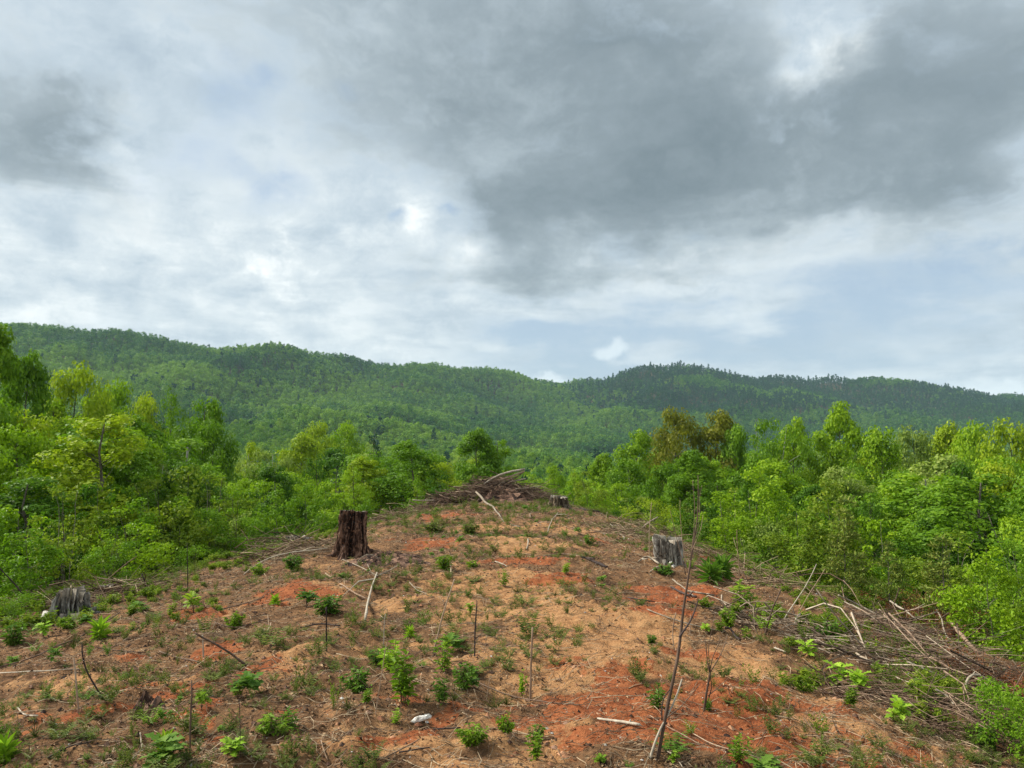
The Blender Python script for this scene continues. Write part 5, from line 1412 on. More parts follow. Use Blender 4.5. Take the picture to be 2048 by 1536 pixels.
PILE = [
    ([(968, 968), (995, 950), (1022, 943), (1050, 938)], 3.0, 3.8, 'stick_pale', 'topmost pale pole jutting from the brush pile'),
    ([(985, 970), (1010, 956), (1035, 949), (1049, 942)], 3.4, 3.0, 'stick_tan', 'second pole jutting just under the topmost pale one'),
    ([(1000, 971), (1022, 960), (1040, 950), (1047, 944)], 2.4, 2.0, 'stick_brown', 'brown pole squeezed below the two jutting poles'),
    ([(998, 966), (1025, 963), (1052, 957)], 2.0, 1.6, 'stick_pale', 'thin straight pole pointing out of the pile top'),
    ([(1000, 971), (1040, 967), (1080, 967), (1120, 971)], 1.4, 0.8, 'stick_dark', 'long thin dark branch reaching right from the pile'),
    ([(1030, 978), (1058, 976), (1080, 973)], 2.0, 1.4, 'stick_pale', 'short pale branch on the right side of the pile'),
    ([(912, 984), (930, 980), (948, 985), (965, 1000), (978, 1012)], 2.0, 2.4, 'stick_tan', 'tan branch arched over the reddish clump'),
    ([(915, 978), (921, 990), (928, 1001)], 1.8, 1.6, 'stick_tan', 'short tan stick crossing the reddish clump'),
    ([(825, 1000), (850, 1001), (878, 1000)], 2.2, 1.6, 'stick_pale', 'pale pole reaching out of the low end of the pile'),
    ([(950, 1006), (960, 999), (970, 996)], 3.6, 3.0, 'stick_tan', 'thick stub end showing at the pile front'),
    ([(974, 1000), (985, 985), (995, 972)], 2.4, 1.8, 'stick_tan', 'tan stick leaning up the pile front'),
    ([(1005, 984), (1018, 996), (1040, 1008)], 2.2, 1.4, 'stick_tan', 'tan stick leaning down the right of the pile front'),
    ([(870, 1012), (876, 1004), (885, 998)], 2.4, 2.0, 'stick_tan', 'short tan stick at the low end of the pile'),
    ([(1015, 990), (1035, 989), (1062, 992)], 2.4, 2.0, 'stick_tan', 'level tan branch across the right pile face'),
]
for k, (pts, r0, r1, mat, lab) in enumerate(PILE):
    n = len(pts)
    P_ = np.array([rel(p[0], p[1], -0.75 + (0.5 if k < 5 else 0.0) + 0.2 * i / n) for i, p in enumerate(pts)])
    P_ = smooth_path(P_, 8); org = P_[0].copy(); g_ = Geo(); stick_geo(g_, P_ - org, r0 * u_ * 0.6, r1 * u_ * 0.6, 700 + k)
    tag(g_.obj('pile_pole' if k < 6 else 'pile_branch', M[mat], smooth=True, loc=org), lab, 'branch')
# long log sliding down from the pile onto the clearing
p0 = rel(952, 984, -0.9); P_ = [p0, rel(962, 996, -0.95), ray_ground(1010, 1034) + [0, 0, .10], ray_ground(1040, 1057) + [0, 0, .03]]
org = np.array(P_[0]); g_ = Geo(); stick_geo(g_, smooth_path(np.array(P_), 12) - org, 2.2 * u_, 0.8 * u_, 760)
tag(g_.obj('fallen_pole', M['stick_pale'], smooth=True, loc=org), 'long pale pole sliding from the pile down onto the clearing', 'pole')

# brush lying along the right shoulder and at the left edge
def W_(px, py, rx, ry, h_):
    c = ray_ground(px, py); return (c[0], c[1], rx / FPX * c[1], ry, h_)


diag = lambda x, y: np.full(np.shape(x), -0.9)
brush('brush_streak', 'streak of thin pale sticks along the right shoulder', [W_(1600, 1270, 90, .5, .10), W_(1680, 1300, 80, .45, .14), W_(1735, 1330, 60, .4, .14), W_(1500, 1240, 50, .4, .05)], 170, 0.25, 1.1, 0.003, 0.012, 'brush_pale', diag, 6, 1)
brush('brush_heap', 'heap of tangled dead branches on the right shoulder', [W_(1830, 1300, 110, .7, .30), W_(1920, 1360, 110, .55, .30), W_(2010, 1400, 90, .5, .25), W_(1760, 1260, 60, .5, .2)], 150, 0.3, 1.4, 0.002, 0.011, 'brush_pale', diag, 7, 1)
brush('brush_heap', 'brown dead twigs knotted through the heap on the right shoulder', [W_(1830, 1300, 120, .8, .30), W_(1930, 1370, 120, .6, .30), W_(2020, 1400, 90, .5, .25), W_(1770, 1250, 70, .6, .2)], 300, 0.25, 1.2, 0.002, 0.010, 'brush', diag, 27, 1)
brush('brush_heap', 'brown twig tangle below the heap by the lower right corner', [W_(1800, 1400, 130, .35, .08), W_(1950, 1460, 110, .3, .1)], 260, 0.2, 0.8, 0.002, 0.007, 'brush', diag, 8, 1)
brush('twig_tangle', 'dry twig tangle around the charred stump', [W_(60, 1215, 80, .6, .10), W_(230, 1190, 80, .8, .12), W_(140, 1180, 70, .6, .12)], 420, 0.3, 1.3, 0.003, 0.009, 'twig', lambda x, y: np.full(np.shape(x), 0.4), 9, 1)
brush('twig_tangle', 'dry twig tangle left of the rotten stump', [W_(600, 1105, 80, 1.2, .18), W_(560, 1085, 60, 1.2, .15)], 300, 0.4, 1.8, 0.004, 0.012, 'twig', lambda x, y: np.full(np.shape(x), 0.6), 10, 1)
brush('twig_tangle', 'dry twig heap between the rotten stump and the pile', [W_(800, 1030, 60, 1.6, .20), W_(760, 1040, 40, 1.4, .12)], 300, 0.4, 1.6, 0.004, 0.014, 'twig', lambda x, y: np.full(np.shape(x), 0.2), 14, 1)
brush('twig_tangle', 'scattered pale twigs along the far right shoulder', [W_(1230, 1060, 60, 2.0, .10), W_(1400, 1110, 90, 1.6, .14), W_(1530, 1160, 90, 1.2, .14), W_(1300, 1060, 60, 2.0, .08)], 700, 0.3, 1.4, 0.003, 0.011, 'twig', lambda x, y: np.full(np.shape(x), -1.0), 15, 1)


# dead red-brown conifer branches
def dead_clump(px, py, rpx, h_, n, label, seed):
    r = np.random.default_rng(seed); c = ray_ground(px, py); rm = rpx / FPX * c[1]
    e = bpy.data.objects.new('dead_pine_branch', None); COL.objects.link(e); e.location = c; tag(e, label, 'dead branch')
    gt, gn = Geo(), Geo()
    for q in range(n):
        b_ = np.array([r.normal() * rm * 0.4, r.normal() * 0.25, h_ * 0.2 * r.random()]); tip = b_ + np.array([r.normal() * rm * 0.6, r.normal() * 0.25, h_ * r.uniform(0.3, 1.0)])
        P_ = limb_path(b_, tip, 5, 0.1); add_tubes(gt, P_, np.linspace(0.008, 0.002, 5), 4, tint=r.random())
        m_ = 70; tp = r.random(m_); pp = np.stack([np.interp(tp, np.linspace(0, 1, 5), P_[:, k]) for k in range(3)], -1) + r.normal(size=(m_, 3)) * 0.03
        leaves(gn, pp, unit(r.normal(size=(m_, 3)) + [0, 0, -0.2]), unit(r.normal(size=(m_, 3))), r.uniform(0.04, 0.09, m_), np.full(m_, 0.009), r.random(m_))
    gt.obj('twigs', M['stick_brown'], e); gn.obj('needles', M['dead_needle'], e)


dead_clump(1800, 1238, 60, 0.45, 46, 'rust-brown dead conifer sprays above the brush heap', 1)
dead_clump(1905, 1278, 42, 0.62, 46, 'upright rust-red dead conifer sprays by the young pine', 2)
dead_clump(1840, 1265, 40, 0.3, 26, 'low rust-brown dead sprays between the two larger ones', 3)
dead_clump(1965, 1372, 26, 0.22, 22, 'small rust-red dead spray beside the arched trunk', 4)


# ------------------------------------------------------------------ seedlings and weeds that can be picked out
def lobed(g_, C, ax, nr, L, tint):
    """oak-like lobed leaves, one polygon fan each"""
    out_ = [(0, 0), (.16, .06), (.28, .24), (.38, .10), (.52, .32), (.62, .12), (.78, .26), (.88, .10), (1, 0)]
    ax = unit(ax); s = unit(np.cross(ax, nr)); n = np.cross(s, ax)
    top = [(u, v) for u, v in out_]; bot = [(u, -v) for u, v in out_[1:-1]][::-1]
    prof = np.array(top + bot)
    V = C[:, None] + ax[:, None] * (prof[None, :, 0, None] * L[:, None, None]) + s[:, None] * (prof[None, :, 1, None] * L[:, None, None]) \
        + n[:, None] * ((np.abs(prof[None, :, 1, None]) * 0.35 - 0.25 * prof[None, :, 0, None] ** 2) * L[:, None, None])
    k = len(prof); F = np.arange(len(C) * k).reshape(-1, k)
    g_.add(V.reshape(-1, 3), F, tint)


def plant_geo(kind, seed):
    """unit plant about 1 high / 1 wide"""
    r = np.random.default_rng(seed); gs, gl = Geo(), Geo()
    ru = lambda n: unit(r.normal(size=(n, 3)))
    if kind == 'bushy':
        ns = 16
        for q in range(ns):
            a = r.random() * 2 * pi; R = r.uniform(0.08, 0.46); tip = np.array([cos(a) * R, sin(a) * R, r.uniform(0.45, 1.0) * (1 - 0.6 * R)])
            P_ = limb_path(np.array([cos(a) * 0.03, sin(a) * 0.03, 0]), tip, 5, 0.05); add_tubes(gs, P_, np.linspace(0.014, 0.004, 5), 4)
            m_ = 20; tp = r.uniform(0.2, 1.05, m_); pp = np.stack([np.interp(tp, np.linspace(0, 1, 5), P_[:, k]) for k in range(3)], -1)
            ax = unit(ru(m_) * np.array([1, 1, .4]) + np.array([cos(a), sin(a), 0.2]) * 0.5)
            leaves(gl, pp, ax, unit(ru(m_) * 0.4 + [0, 0, 1]), r.uniform(0.12, 0.24, m_), r.uniform(0.05, 0.09, m_), r.random(m_), fold=True, curl=0.25)
    elif kind == 'tall':
        for q in range(6):
            a = r.random() * 2 * pi; R = r.uniform(0.08, 0.36); tip = np.array([cos(a) * R, sin(a) * R, r.uniform(0.5, 1.0)])
            P_ = limb_path(np.array([cos(a) * 0.05, sin(a) * 0.05, 0]), tip, 6, 0.02); add_tubes(gs, P_, np.linspace(0.012, 0.004, 6), 4)
            m_ = 20; tp = np.linspace(0.2, 1.0, m_) + r.normal(size=m_) * 0.06; pp = np.stack([np.interp(tp, np.linspace(0, 1, 6), P_[:, k]) for k in range(3)], -1)
            an = np.arange(m_) * 2.4 + r.random(); el = 0.25 + 0.5 * tp
            ax = np.stack([np.cos(an) * np.cos(el), np.sin(an) * np.cos(el), np.sin(el) * 0.7], -1)
            leaves(gl, pp, ax, unit(ru(m_) * 0.3 + [0, 0, 1]), r.uniform(0.13, 0.24, m_) * (1.2 - 0.4 * tp), r.uniform(0.06, 0.11, m_), r.random(m_), fold=True, curl=0.3)
    elif kind == 'rosette':
        m_ = 34; an = np.arange(m_) * 2.4; el = np.linspace(0.15, 1.2, m_)
        ax = np.stack([np.cos(an) * np.cos(el), np.sin(an) * np.cos(el), np.sin(el)], -1); pp = np.stack([np.cos(an) * 0.03, np.sin(an) * 0.03, np.linspace(0.02, 0.35, m_)], -1)
        add_tubes(gs, np.array([[0, 0, 0], [0, 0, 0.2], [0, 0, 0.4]]), np.array([0.02, 0.015, 0.01]), 5)
        leaves(gl, pp, ax, unit(ru(m_) * 0.3 + [0, 0, 1]), r.uniform(0.35, 0.6, m_), r.uniform(0.12, 0.2, m_), r.random(m_), fold=True, curl=0.35)
    elif kind == 'oak':
        for q in range(3):
            a = r.random() * 2 * pi; tip = np.array([cos(a) * 0.12, sin(a) * 0.12, r.uniform(0.5, 0.8)])
            P_ = limb_path(np.zeros(3), tip, 5, 0.02); add_tubes(gs, P_, np.linspace(0.016, 0.006, 5), 4)
            m_ = 9; tp = r.uniform(0.55, 1.0, m_); pp = np.stack([np.interp(tp, np.linspace(0, 1, 5), P_[:, k]) for k in range(3)], -1)
            an = np.arange(m_) * 2.4 + q; el = r.uniform(-0.2, 0.9, m_)
            lobed(gl, pp, np.stack([np.cos(an) * np.cos(el), np.sin(an) * np.cos(el), np.sin(el)], -1), unit(ru(m_) * 0.4 + [0, 0, 1]), r.uniform(0.30, 0.5, m_), r.random(m_))
    elif kind == 'fern':
        for q in range(9):
            a = q * 2.4 + r.random() * 0.5; L = r.uniform(0.4, 0.6); t_ = np.linspace(0, 1, 7)
            P_ = np.stack([np.cos(a) * L * t_, np.sin(a) * L * t_, 0.55 * np.sin(t_ * 2.0) * r.uniform(0.7, 1.2)], -1); add_tubes(gs, P_, np.linspace(0.008, 0.003, 7), 3)
            m_ = 22; tp = np.repeat(np.linspace(0.18, 1.0, m_ // 2), 2); pp = np.stack([np.interp(tp, t_, P_[:, k]) for k in range(3)], -1)
            sd_ = np.tile([1, -1], m_ // 2); ax = np.stack([np.cos(a + sd_ * 1.1), np.sin(a + sd_ * 1.1), np.full(m_, 0.12)], -1)
            leaves(gl, pp, ax, unit(ru(m_) * 0.2 + [0, 0, 1]), 0.17 * (1.15 - tp), 0.06 * (1.2 - tp), r.random(m_), fold=True)
    elif kind == 'airy':
        for q in range(8):
            a = r.random() * 2 * pi; R = r.uniform(0.1, 0.4); tip = np.array([cos(a) * R, sin(a) * R, r.uniform(0.5, 1.0)])
            P_ = limb_path(np.zeros(3), tip, 5, 0.0); add_tubes(gs, P_, np.linspace(0.010, 0.003, 5), 3)
            m_ = 22; tp = r.uniform(0.25, 1.0, m_); pp = np.stack([np.interp(tp, np.linspace(0, 1, 5), P_[:, k]) for k in range(3)], -1) + r.normal(size=(m_, 3)) * 0.02
            leaves(gl, pp, unit(ru(m_) + [0, 0, 0.4]), unit(ru(m_) * 0.7 + [0, 0, 1]), r.uniform(0.07, 0.13, m_), r.uniform(0.02, 0.04, m_), r.random(m_), fold=True)
    else:  # grass tuft
        m_ = 46; an = r.random(m_) * 2 * pi; el = r.uniform(0.5, 1.45, m_); L = r.uniform(0.5, 1.0, m_); t_ = np.linspace(0, 1, 4)
        d = np.stack([np.cos(an) * np.cos(el), np.sin(an) * np.cos(el), np.sin(el)], -1)
        P_ = d[:, None] * (t_[None, :, None] * L[:, None, None]); P_[..., 2] -= (t_ ** 2)[None] * L[:, None] * 0.25 * np.cos(el)[:, None] * 2
        add_tubes(gl, P_, np.linspace(0.010, 0.002, 4)[None] * np.ones((m_, 1)), 3, tint=r.random(m_), cap=False)
        add_tubes(gs, np.array([[0, 0, -0.02], [0, 0, 0.03], [0, 0, 0.06]]), np.array([0.05, 0.045, 0.02]), 5)
    return gs, gl


PK = {}
for kd in ('bushy', 'tall', 'rosette', 'oak', 'fern', 'airy', 'grass'):
    PK[kd] = []
    for v in range(3):
        gs, gl = plant_geo(kd, 40 + v * 7 + len(kd))
        PK[kd].append((gs.mesh('stem', M['stick_brown']), gl.mesh('leaves', M['herb']), gs, gl))

PL = [  # px, base py, height px, width px, kind, material, label
    (890, 1140, 34, 46, 'bushy', 'herb', 'round green bush, the biggest in mid clearing'), (946, 1136, 20, 30, 'bushy', 'herb', 'smaller green bush just right of the biggest one'),
    (1007, 1173, 32, 26, 'tall', 'herb', 'upright green seedling below and right of the round bush'), (1131, 1150, 26, 24, 'tall', 'herb_bright', 'bright seedling right of the red patch in mid clearing'),
    (1179, 1090, 24, 26, 'bushy', 'herb_dark', 'dark green tuft beside the small red patch'), (1134, 1228, 24, 30, 'airy', 'weed', 'dull green weed right of the sandy strip'),
    (808, 1412, 122, 80, 'tall', 'herb', 'biggest leafy seedling clump in the foreground'), (780, 1345, 60, 60, 'tall', 'herb_bright', 'light leafy shoot behind the biggest seedling clump'),
    (713, 1385, 52, 70, 'bushy', 'herb_dark', 'dark leafy bush left of the biggest seedling clump'), (732, 1408, 34, 34, 'tall', 'herb', 'small leafy shoot below the dark bush'),
    (668, 1424, 70, 34, 'airy', 'herb', 'tall thin weed with few leaves left of the dark bush'), (790, 1448, 30, 26, 'tall', 'herb_bright', 'little light green shoot above the white wood chip'),
    (884, 1414, 60, 46, 'tall', 'herb_dark', 'bushy seedling right of the biggest clump'), (925, 1380, 62, 52, 'bushy', 'herb_dark', 'dark seedling left of the tallest stub'),
    (885, 1345, 70, 44, 'tall', 'herb', 'tall pale-topped weed behind the bushy seedlings'), (1044, 1396, 52, 24, 'tall', 'herb_bright', 'bright slim seedling touching the tallest stub'),
    (945, 1496, 52, 64, 'bushy', 'herb', 'fine-leaved bush at the bottom centre'), (1013, 1470, 46, 40, 'bushy', 'herb', 'leafy bush above the fine-leaved one'),
    (1072, 1522, 60, 48, 'tall', 'herb', 'leafy shoot at the bottom right of centre'), (1072, 1478, 36, 38, 'bushy', 'herb_dark', 'small bush behind the bottom leafy shoot'),
    (819, 1277, 26, 24, 'rosette', 'herb_bright', 'bright spiky rosette in mid clearing'), (660, 1232, 42, 66, 'bushy', 'herb_dark', 'dark leafy patch below the rotten stump'),
    (612, 1216, 44, 52, 'oak', 'herb_dark', 'dark lobed seedling on the orange strip'), (550, 1210, 24, 24, 'rosette', 'herb_bright', 'bright little rosette left of the dark lobed seedling'),
    (386, 1226, 46, 40, 'oak', 'herb', 'green lobed seedling at the end of the orange strip'), (440, 1228, 18, 14, 'oak', 'herb_dark', 'single dark lobed leaf on the orange strip'),
    (468, 1256, 36, 44, 'bushy', 'herb', 'small green bush below the orange strip'), (198, 1279, 46, 44, 'rosette', 'herb_bright', 'bright yellow-green rosette right of the charred stump'),
    (86, 1276, 34, 34, 'oak', 'herb_bright', 'bright yellow-green leaves before the charred stump'), (135, 1258, 28, 46, 'bushy', 'herb', 'green weeds touching the front of the charred stump'),
    (30, 1290, 50, 60, 'bushy', 'herb_dark', 'dark weed clump at the edge left of the charred stump'), (328, 1516, 62, 40, 'rosette', 'herb', 'upright broad-leaved seedling near the bottom left'),
    (300, 1452, 34, 70, 'fern', 'herb', 'spreading ferny weed below the dark root mound'), (468, 1530, 44, 50, 'oak', 'herb_bright', 'pale bright lobed leaves at the bottom edge'),
    (547, 1472, 44, 72, 'bushy', 'herb', 'spreading green weed beside the dark thin stem'), (585, 1465, 46, 40, 'tall', 'herb_dark', 'dark upright weed right of the spreading one'),
    (475, 1398, 36, 50, 'fern', 'herb', 'ferny weed behind the brown upright stick'), (402, 1420, 46, 34, 'oak', 'herb', 'lobed seedling touching the brown upright stick'),
    (510, 1345, 26, 34, 'grass', 'weed', 'grass tuft at the foot of the thick leaning stick'), (7, 1530, 60, 50, 'rosette', 'herb_bright', 'bright broad-leaved plant cut by the lower left edge'),
    (314, 1276, 26, 24, 'airy', 'weed', 'thin weed right of the yellow-green rosette'), (232, 1346, 18, 30, 'airy', 'weed', 'little weed by the curved dark stick'),
    (1420, 1166, 46, 56, 'rosette', 'herb_dark', 'glossy dark leafy plant right of the weathered stump'), (1446, 1158, 52, 50, 'rosette', 'herb_dark', 'glossy broad-leaved plant, upper one of the pair'),
    (1494, 1218, 56, 64, 'tall', 'herb', 'leafy green bush down slope from the glossy plants'), (1455, 1252, 40, 46, 'bushy', 'herb', 'round green bush beside the long pale root'),
    (1530, 1264, 34, 56, 'fern', 'herb_bright', 'light ferny plant under the brown leaning stick'), (1414, 1268, 22, 24, 'oak', 'herb_bright', 'small bright seedling on the long pale root'),
    (1618, 1322, 44, 40, 'oak', 'herb_bright', 'bright lobed seedling on the pale brush streak'), (1684, 1376, 56, 60, 'oak', 'herb_bright', 'large bright lobed seedling below the brush streak'),
    (1716, 1398, 60, 56, 'oak', 'herb_bright', 'bright lobed seedling touching the larger one'), (1803, 1450, 60, 50, 'oak', 'herb_bright', 'bright lobed seedling in the dark lower right bank'),
    (1840, 1400, 40, 60, 'oak', 'herb', 'green lobed seedling under the arched trunk'), (1662, 1284, 44, 60, 'bushy', 'herb_dark', 'dark bush above the pale brush streak'),
    (1303, 1288, 20, 30, 'bushy', 'herb_dark', 'small dark tuft on the sandy soil'), (1482, 1374, 22, 22, 'airy', 'herb', 'tiny weed on the orange soil'),
    (1381, 1470, 30, 36, 'fern', 'herb', 'low weed right of the tall bare sapling'), (1564, 1418, 30, 40, 'airy', 'herb_dark', 'thin weed at the lower edge of the orange track'),
    (1314, 1420, 52, 42, 'tall', 'herb_dark', 'leafy weed behind the tall bare sapling'), (1478, 1522, 54, 50, 'tall', 'herb', 'leafy weed at the bottom of the orange track'),
    (1416, 1422, 28, 26, 'bushy', 'herb_dark', 'leafy foot of the small bare sapling'), (1350, 1530, 34, 30, 'oak', 'herb', 'small lobed seedling at the foot of the tall sapling'),
    (1308, 1312, 22, 34, 'airy', 'weed', 'grey-green weed on the sandy strip'), (1030, 1208, 26, 26, 'grass', 'weed', 'straw-coloured tuft right of the upright seedling'),
    (990, 1105, 24, 46, 'airy', 'weed', 'low weed patch above the sandy patch'), (870, 1065, 24, 50, 'bushy', 'weed', 'low green patch in the upper clearing'),
    (940, 1068, 24, 50, 'bushy', 'weed', 'second low green patch in the upper clearing'), (935, 1195, 22, 32, 'airy', 'herb_dark', 'dark weed left of the upright seedling'),
    (2010, 1462, 50, 60, 'bushy', 'herb', 'leafy bramble sprig beside the corner bush'), (1975, 1505, 60, 60, 'bushy', 'herb_dark', 'dark bramble clump in the lower right corner'),
    (2020, 1420, 40, 50, 'oak', 'herb_bright', 'bright leaves near the thick pale bent trunk'), (520, 1152, 30, 40, 'bushy', 'herb', 'green weed clump under the pale arched stem'),
    (585, 1140, 34, 54, 'bushy', 'herb_dark', 'dark green clump left of the rotten stump'), (755, 1330, 34, 50, 'tall', 'herb_dark', 'dark low weed right of the pale thin stem'),
    (1330, 1148, 22, 50, 'bushy', 'herb_dark', 'dark low weeds at the foot of the weathered stump'), (1380, 1140, 24, 34, 'fern', 'herb', 'ferny weed right of the weathered stump'),
    (940, 1230, 26, 22, 'oak', 'herb', 'green leaf spray beside the dark upright twig'), (1200, 1530, 22, 30, 'oak', 'herb', 'little seedling at the bottom edge'),
]
for k, (px, py, hp, wp, kd, mt, lab) in enumerate(PL):
    b = ray_ground(px, py); d = b[1]
    ms, ml, _, _ = PK[kd][k % 3]
    e = bpy.data.objects.new('grass_tuft' if kd == 'grass' else ('fern_weed' if kd == 'fern' else ('oak_seedling' if kd == 'oak' else 'seedling_plant')), None); COL.objects.link(e)
    e.location = b - np.array([0, 0, 0.01]); e.rotation_euler = (0, 0, rng.random() * 6.28)
    hf = {'rosette': 0.75, 'fern': 0.6, 'oak': 0.95}.get(kd, 1.0)
    wf = {'rosette': 1.0, 'fern': 1.1, 'oak': 0.85, 'tall': 0.8, 'bushy': 1.0, 'airy': 0.85, 'grass': 1.2}[kd]
    sx = wp / FPX * d / wf; e.scale = (sx, sx, hp / FPX * d / hf)
    tag(e, lab, 'plant')
    for nm, me, mm in (('stem', ms, None), ('leaves', ml, mt)):
        c_o = bpy.data.objects.new(nm, me); COL.objects.link(c_o); c_o.parent = e
        if mm: c_o.material_slots[0].link = 'OBJECT'; c_o.material_slots[0].material = M[mm]

# ------------------------------------------------------------------ litter, twigs, clods, weeds (uncountable)
def clear_pts(n, seed, ylo=3.2, yhi=34, power=1.7, wide=1.0):
    r = np.random.default_rng(seed)
    y = ylo + (yhi - ylo) * r.random(n * 2) ** power
    x = r.uniform(-1, 1, n * 2) * np.minimum(y * 0.72, 6.6 + 0.04 * y) * wide
    return x[:n], y[:n]


def field(x, y):
    xx = x + fbm(x, y, 0.8, 4, 61) * 0.75; yy = y + fbm(x, y, 0.8, 4, 67) * 0.9
    return xx, yy


from_grid = lambda A, x, y: A[np.clip(np.searchsorted(gy, y), 0, ny - 1), np.clip(np.searchsorted(gx, x), 0, nx - 1)]
# small twigs and straw
x, y = clear_pts(64000, 71)
bare = np.maximum(from_grid(red, x, y), from_grid(tan, x, y))
dens = 0.35 + 1.6 * np.clip(fbm(x, y, 1.6, 3, 91) + 0.15, 0, 1)
k = rng.random(len(x)) < dens * (1 - 0.85 * bare) * 0.85
x, y = x[k], y[k]; n = len(x); sc_ = 1 + 0.05 * np.maximum(y - 5, 0)
L = rng.gamma(1.8, 0.055, n) * sc_ + 0.03; an = rng.normal(0.25, 0.9, n); an = np.where(x > 1.5, -an, an)
t_ = np.linspace(-0.5, 0.5, 4)
P_ = np.stack([x[:, None] + np.cos(an)[:, None] * t_ * L[:, None], y[:, None] + np.sin(an)[:, None] * t_ * L[:, None], np.zeros((n, 4))], -1)
P_[..., :2] += rng.normal(size=(n, 4, 2)) * L[:, None, None] * 0.05
P_[..., 2] = height(P_[..., 0], P_[..., 1]) + rng.uniform(0.002, 0.02, (n, 1)) + rng.normal(size=(n, 4)) * 0.10 * L[:, None] * (rng.random((n, 1)) < 0.35)
P_[..., 2] = np.maximum(P_[..., 2], height(P_[..., 0], P_[..., 1]) + 0.001)
r0 = (rng.uniform(0.0007, 0.0026, n) + L * 0.0026) * sc_ ** 0.6
g_ = Geo(); add_tubes(g_, P_, r0[:, None] * np.array([1, 0.9, 0.7, 0.45]), 3, tint=rng.random(n) ** 1.2, cap=False)
tag(g_.obj('twig_litter', M['twig']), 'thin dry twigs and straw strewn over the clearing', 'twigs', kind='stuff')
# leaf litter flakes
x, y = clear_pts(150000, 72)
bare = np.maximum(from_grid(red, x, y), from_grid(tan, x, y))
k = rng.random(len(x)) < (0.25 + 1.5 * np.clip(fbm(x, y, 1.1, 3, 93) + 0.2, 0, 1)) * (1 - 0.9 * bare)
x, y = x[k], y[k]; n = len(x); sc_ = 1 + 0.06 * np.maximum(y - 5, 0)
Lf = rng.uniform(0.008, 0.036, n) * sc_
ax = unit(np.stack([rng.normal(size=n), rng.normal(size=n), rng.normal(size=n) * 0.3], -1))
leaves(g_ := Geo(), np.stack([x, y, height(x, y) + rng.uniform(0.0, 0.012, n)], -1), ax, unit(rand_unit(n) * 0.6 + [0, 0, 1]), Lf, Lf * rng.uniform(0.25, 0.7, n), rng.random(n), curl=0.4)
tag(g_.obj('leaf_litter', M['litter']), 'small dead leaves and bark flakes over the soil', 'litter', kind='stuff')


def lumps(name, mat, n, seed, smin, smax, label, cat, cond):
    x, y = clear_pts(n, seed, power=1.5); k = cond(x, y); x, y = x[k], y[k]; n = len(x)
    s = smin * (smax / smin) ** (rng.random(n) ** 2.2) * (1 + 0.04 * np.maximum(y - 5, 0))
    base = np.array([[1, 0, 0], [0.3, .95, 0], [-.8, .6, 0], [-.8, -.6, 0], [0.3, -.95, 0], [0, 0, .8]])
    fc = np.array([[0, 1, 5], [1, 2, 5], [2, 3, 5], [3, 4, 5], [4, 0, 5]])
    V = base[None] * s[:, None, None] * rng.uniform(0.6, 1.3, (n, 6, 3)); V[..., 0] *= rng.uniform(.7, 1.4, n)[:, None]
    V += np.stack([x, y, height(x, y) - s * 0.15], -1)[:, None]
    g_ = Geo(); g_.add(V.reshape(-1, 3), (np.arange(n)[:, None, None] * 6 + fc[None]).reshape(-1, 3), np.repeat(rng.random(n), 5))
    tag(g_.obj(name, M[mat]), label, cat, kind='stuff')


lumps('soil_clods', 'clod', 22000, 73, 0.005, 0.026, 'loose crumbs and clods of red soil', 'soil', lambda x, y: rng.random(len(x)) < 0.25 + 0.75 * from_grid(red, x, y))
lumps('pebbles', 'stone', 2600, 74, 0.004, 0.014, 'tiny pale pebbles and chips on the soil', 'pebbles', lambda x, y: rng.random(len(x)) < 0.8)
lumps('bark_chips', 'stump_rot', 16000, 75, 0.005, 0.026, 'dark bark crumbs over the clearing', 'bark chips', lambda x, y: (rng.random(len(x)) < 0.9 - 0.8 * from_grid(tan, x, y)))


# weeds: copies of small plants joined into one mesh
def weeds(name, x, y, hh, ww, kinds, mat, label, cat='weeds', stems=False):
    g_ = Geo(); n = len(x)
    srcs = []
    for kd in kinds:
        for v in range(3):
            gl = PK[kd][v][3]; V = np.concatenate(gl.V); srcs.append((V, gl.F, gl.T))
    ch = rng.integers(0, len(srcs), n); z = height(x, y)
    for s_i, (V, F, T) in enumerate(srcs):
        idx = np.where(ch == s_i)[0]
        if not len(idx): continue
        a = rng.random(len(idx)) * 2 * pi; c, s = np.cos(a), np.sin(a)
        VX = (V[None, :, 0] * c[:, None] - V[None, :, 1] * s[:, None]) * ww[idx][:, None] + x[idx][:, None]
        VY = (V[None, :, 0] * s[:, None] + V[None, :, 1] * c[:, None]) * ww[idx][:, None] + y[idx][:, None]
        VZ = V[None, :, 2] * hh[idx][:, None] + z[idx][:, None] - 0.005
        VV = np.stack([VX, VY, VZ], -1).reshape(-1, 3); off = g_.n
        g_.V.append(VV); g_.n += len(VV)
        rep = (np.arange(len(idx)) * len(V))
        tv = rng.uniform(-0.3, 0.3, len(idx))
        for f, t1 in zip(F, T):
            g_.F.append((rep[:, None, None] + f[None]).reshape(-1, f.shape[1]) + off)
            g_.T.append(np.clip(t1[None] + tv[:, None], 0, 1).ravel())
    tag(g_.obj(name, M[mat]), label, cat, kind='stuff')


